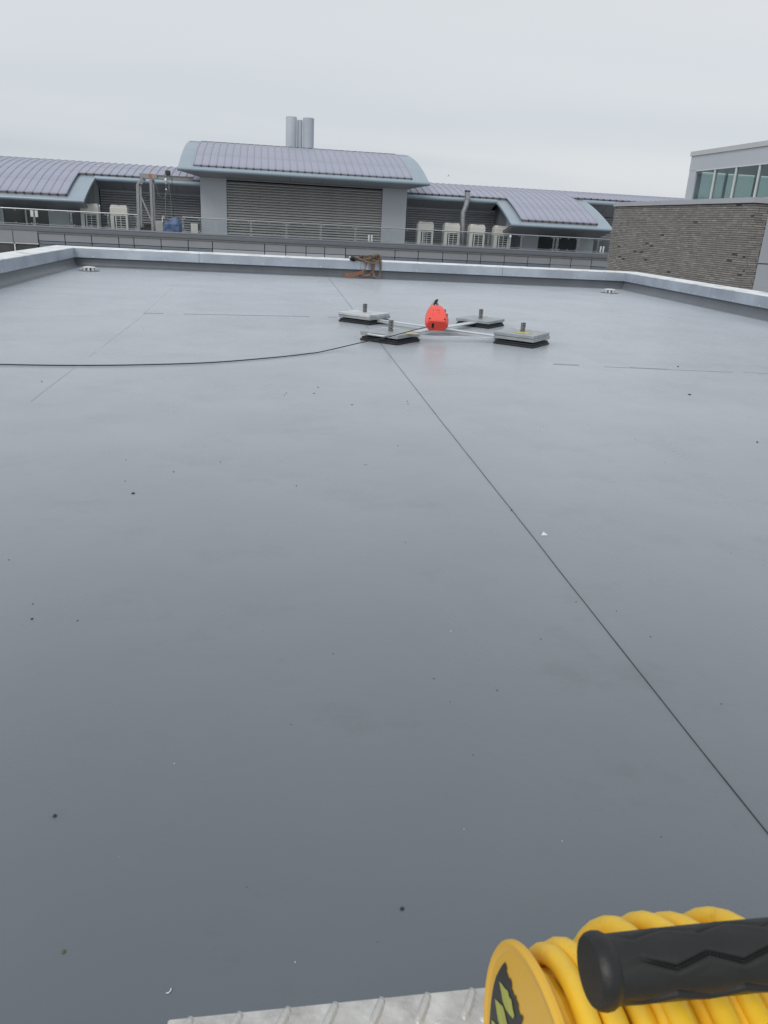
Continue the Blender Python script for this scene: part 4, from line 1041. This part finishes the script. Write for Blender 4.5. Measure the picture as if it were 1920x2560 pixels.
for x, y in ((PXL + .05, PY - .05), (PXR - .05, PY - .05), (PXL + .05, PYN + .05), (PXR - .05, PYN + .05)):
    MB().box(x - .02, x + .02, y - .02, y + .02, 0, PZ - .006).build('leg', 'arm_alu', pf)
MB().box(PXL + .03, PXR - .03, PY - .07, PY - .03, PZ - .05, PZ - .006).build('edge_beam', 'arm_alu', pf)

# ------------------------------------------------------------------ yellow hose reel
SC = 1.2
rc = CAM + (Vector((.129, .23, .782)) - CAM) * SC; RR = .0857 * SC
LR = .235
rl = thing('hose_reel', 'yellow hose reel wound with thick yellow hose standing on the platform', 'hose reel', (rc.x + LR / 2, rc.y, PZ))
def flange(x0, out):
    s_ = out
    pr = [(.0001, x0), (RR - .007, x0), (RR - .006, x0 + s_ * .0008), (RR - .002, x0 + s_ * .001), (RR, x0 - s_ * .001), (RR, x0 - s_ * .0035), (RR - .003, x0 - s_ * .005), (.0001, x0 - s_ * .005)]
    mb = MB(); mb.lathe(pr, rc.y, rc.z, 72, 'x'); return mb.build('flange', 'reel_yellow', rl, smooth=True)
fl0 = flange(rc.x, -1); fl1 = flange(rc.x + LR, 1)
MB().lathe([(.0001, rc.x), (.045, rc.x), (.045, rc.x + LR), (.0001, rc.x + LR)], rc.y, rc.z, 32, 'x').build('drum', 'black_plastic', rl, smooth=True)
# sticker on the outer face of the left flange, traced on that face
xs_ = rc.x - .0006
z7 = lambda x, y: hit(1200 + x / 4.608, 2280 + y / 4.608, 0, xs_)
def decal(px, m, dx_):
    P = [z7(*q) for q in px]
    P = [Vector((xs_ - dx_, q.y, q.z)) for q in P]
    P = [q for q in P]
    return MB().add(P, [tuple(range(len(P)))]).build('sticker', m, fl0)
left_e = [(285, 575), (250, 620), (215, 680), (185, 740), (162, 820), (145, 900), (132, 990), (122, 1080), (114, 1180), (108, 1290), (106, 1400), (110, 1520), (125, 1640), (150, 1750)]
right_e = [(300, 1760), (380, 1660), (440, 1560), (450, 1500), (425, 1470), (470, 1420), (455, 1380), (490, 1330), (472, 1290), (492, 1240), (492, 1195), (455, 1175), (440, 1110), (440, 1060), (415, 1010), (412, 965), (390, 960), (378, 915), (360, 880), (365, 830), (350, 765), (330, 765), (318, 725), (300, 680), (310, 655), (295, 600)]
decal(left_e + right_e, 'sticker_black', 0)
decal([(228, 798), (262, 830), (295, 880), (330, 910), (345, 980), (370, 1010), (385, 1110), (405, 1190), (390, 1230), (340, 1170), (300, 1110), (270, 1020), (255, 930)], 'sticker_lime', .0005)
decal([(180, 1002), (215, 1030), (240, 1060), (270, 1085), (290, 1150), (305, 1220), (330, 1330), (345, 1440), (330, 1500), (290, 1420), (240, 1320), (215, 1240), (198, 1130)], 'sticker_lime', .0005)
decal([(140, 1243), (175, 1270), (205, 1330), (235, 1420), (262, 1560), (240, 1600), (190, 1500), (155, 1400), (142, 1320)], 'sticker_lime', .0005)

# the hose: one continuous wound tube
HR = .0069
crest = hit(1335, 2343, 1, rc.y)
r1 = RR - .0052
pts = []; NT1 = int((LR - .02) / (HR * 2.02)); seg = 40
for i in range(NT1 * seg):
    th = math.pi + 2 * math.pi * i / seg; tn = i / seg
    x = rc.x + .008 + HR + tn * HR * 2.02 + .0022 * math.sin(th * .73 + 1) + .0012 * math.sin(th * 2.1)
    r_ = r1 - .004 + .002 * math.sin(th * .61) + .0012 * math.sin(th * 1.7 + 2)
    pts.append(Vector((x, rc.y + r_ * math.sin(th), rc.z + r_ * math.cos(th))))
MB().tube(pts, HR, 14).build('hose', 'hose_yellow', rl, smooth=True)
NT2 = 4; r2 = r1 + .0118; pts = []; n2 = int(NT2 * seg)
for i in range(n2 + 1):
    th = math.pi + 2 * math.pi * i / seg; tn = i / seg
    x = rc.x + .146 - tn * .0245 + .0095 * math.sin(th + .7) + .003 * math.sin(th * .37)
    f = min(1, i / 16, (n2 - i) / 16); f = max(0, f)
    r_ = (r1 - .012) * (1 - f) + (r1 + .0085 * (.55 + .45 * math.cos(th - .45)) + .0012 * math.sin(th * .83) + .0008 * math.sin(th * 2.3)) * f
    pts.append(Vector((x, rc.y + r_ * math.sin(th), rc.z + r_ * math.cos(th))))
MB().tube(pts, HR, 14).build('hose', 'hose_yellow', rl, smooth=True)
# lower windings below the drum, inside the first layer
pts = []
for i in range(NT1 * 24):
    th = 2 * math.pi * i / 24; x = rc.x + .006 + HR + i / 24 * HR * 2.02; r_ = r1 - .017
    pts.append(Vector((x, rc.y + r_ * math.sin(th), rc.z + r_ * math.cos(th))))
MB().tube(pts, HR, 8).build('hose', 'hose_yellow', rl, smooth=True)

# black moulded grip in front of the drum, parallel to its axle
GR = .0164
gdep = .408
gd = M3 @ Vector((1720 - CX, CY - 2404, -F)); gc = CAM + gd * (gdep / F)
gxl = hit(1492, 2426, 1, gc.y).x
GL = .150
def grip_mesh():
    nx, na = 420, 180; rings = []
    tri = lambda t: 2 * abs(t - math.floor(t + .5))
    lines = [(2.05, 0.0), (1.15, .5), (.10, 0), (-.95, .5), (-2.0, 0), (-3.05, .5)]
    for i in range(nx + 1):
        u = i / nx * GL; rg = []
        fade = min(1, max(0, (u - .008) / .02)) * min(1, max(0, (GL - .008 - u) / .02))
        swell = 1 + .045 * math.sin(math.pi * i / nx)
        for k in range(na):
            a = 2 * math.pi * k / na - math.pi; r_ = GR * swell
            for c0, ph in lines:
                cc = c0 + .34 * (tri(u / .037 + ph) - .5)
                d = (a - cc + math.pi) % (2 * math.pi) - math.pi
                r_ -= .0021 * fade * math.exp(-(d / .075) ** 2)
                r_ += .0005 * fade * math.exp(-((d - .2) / .12) ** 2)
            rg.append((gxl + u, gc.y - r_ * math.sin(a + math.pi / 2) * 1, gc.z + r_ * math.cos(a + math.pi / 2)))
        rings.append(rg)
    return MB().loft(rings)
gr = thing('reel_handle', 'x', 'handle', (gxl + GL / 2, gc.y, gc.z))
bpy.data.objects.remove(gr)
grip = grip_mesh().build('grip', 'grip_rubber', rl, smooth=True)
MB().lathe([(.0001, gxl - .004), (GR * 1.0, gxl - .004), (GR * 1.10, gxl - .002), (GR * 1.14, gxl + .001), (GR * 1.12, gxl + .004), (GR * 1.02, gxl + .007), (GR * .9, gxl + .009)], gc.y, gc.z, 40, 'x').build('grip_end', 'grip_rubber', grip, smooth=True)
xe = rc.x + LR + .03
MB().tube([(gxl + GL - .02, gc.y, gc.z), (xe - .02, gc.y, gc.z), (xe - .006, gc.y, gc.z - .006), (xe, gc.y + .005, gc.z - .02), (xe, rc.y, rc.z), (xe, rc.y + .02, PZ + .02), (xe, rc.y + .02, PZ + .001)], .009, 12).build('handle_tube', 'steel_dark', rl, smooth=True)
MB().tube([(rc.x + LR - .002, rc.y, rc.z), (xe + .012, rc.y, rc.z)], .014, 12).build('axle', 'steel_dark', rl, smooth=True)

# ------------------------------------------------------------------ a gull far off
gp0 = hit(1121, 440, 1, 90)
bd = MB(); bd.loft([[gp0 + Vector((d, 0, z)) + Vector((0, math.cos(t) * r_, math.sin(t) * r_)) for t in [i * math.pi / 3 for i in range(6)]] for d, z, r_ in ((-.22, -.02, .012), (-.1, 0, .05), (.05, .02, .055), (.16, .04, .03), (.22, .05, .008))])
for s_ in (-1, 1):
    bd.loft([[gp0 + Vector((.06, 0, .03)), gp0 + Vector((-.06, 0, .03)), gp0 + Vector((0, 0, .045))], [gp0 + Vector((.02, s_ * .2, .15)), gp0 + Vector((-.06, s_ * .2, .15)), gp0 + Vector((0, s_ * .2, .16))], [gp0 + Vector((-.06, s_ * .5, .10)), gp0 + Vector((-.1, s_ * .5, .10)), gp0 + Vector((-.08, s_ * .5, .105))]])
tag(bd.build('bird', 'bird'), 'tiny pale gull flying in the grey sky above the low roof', 'bird')
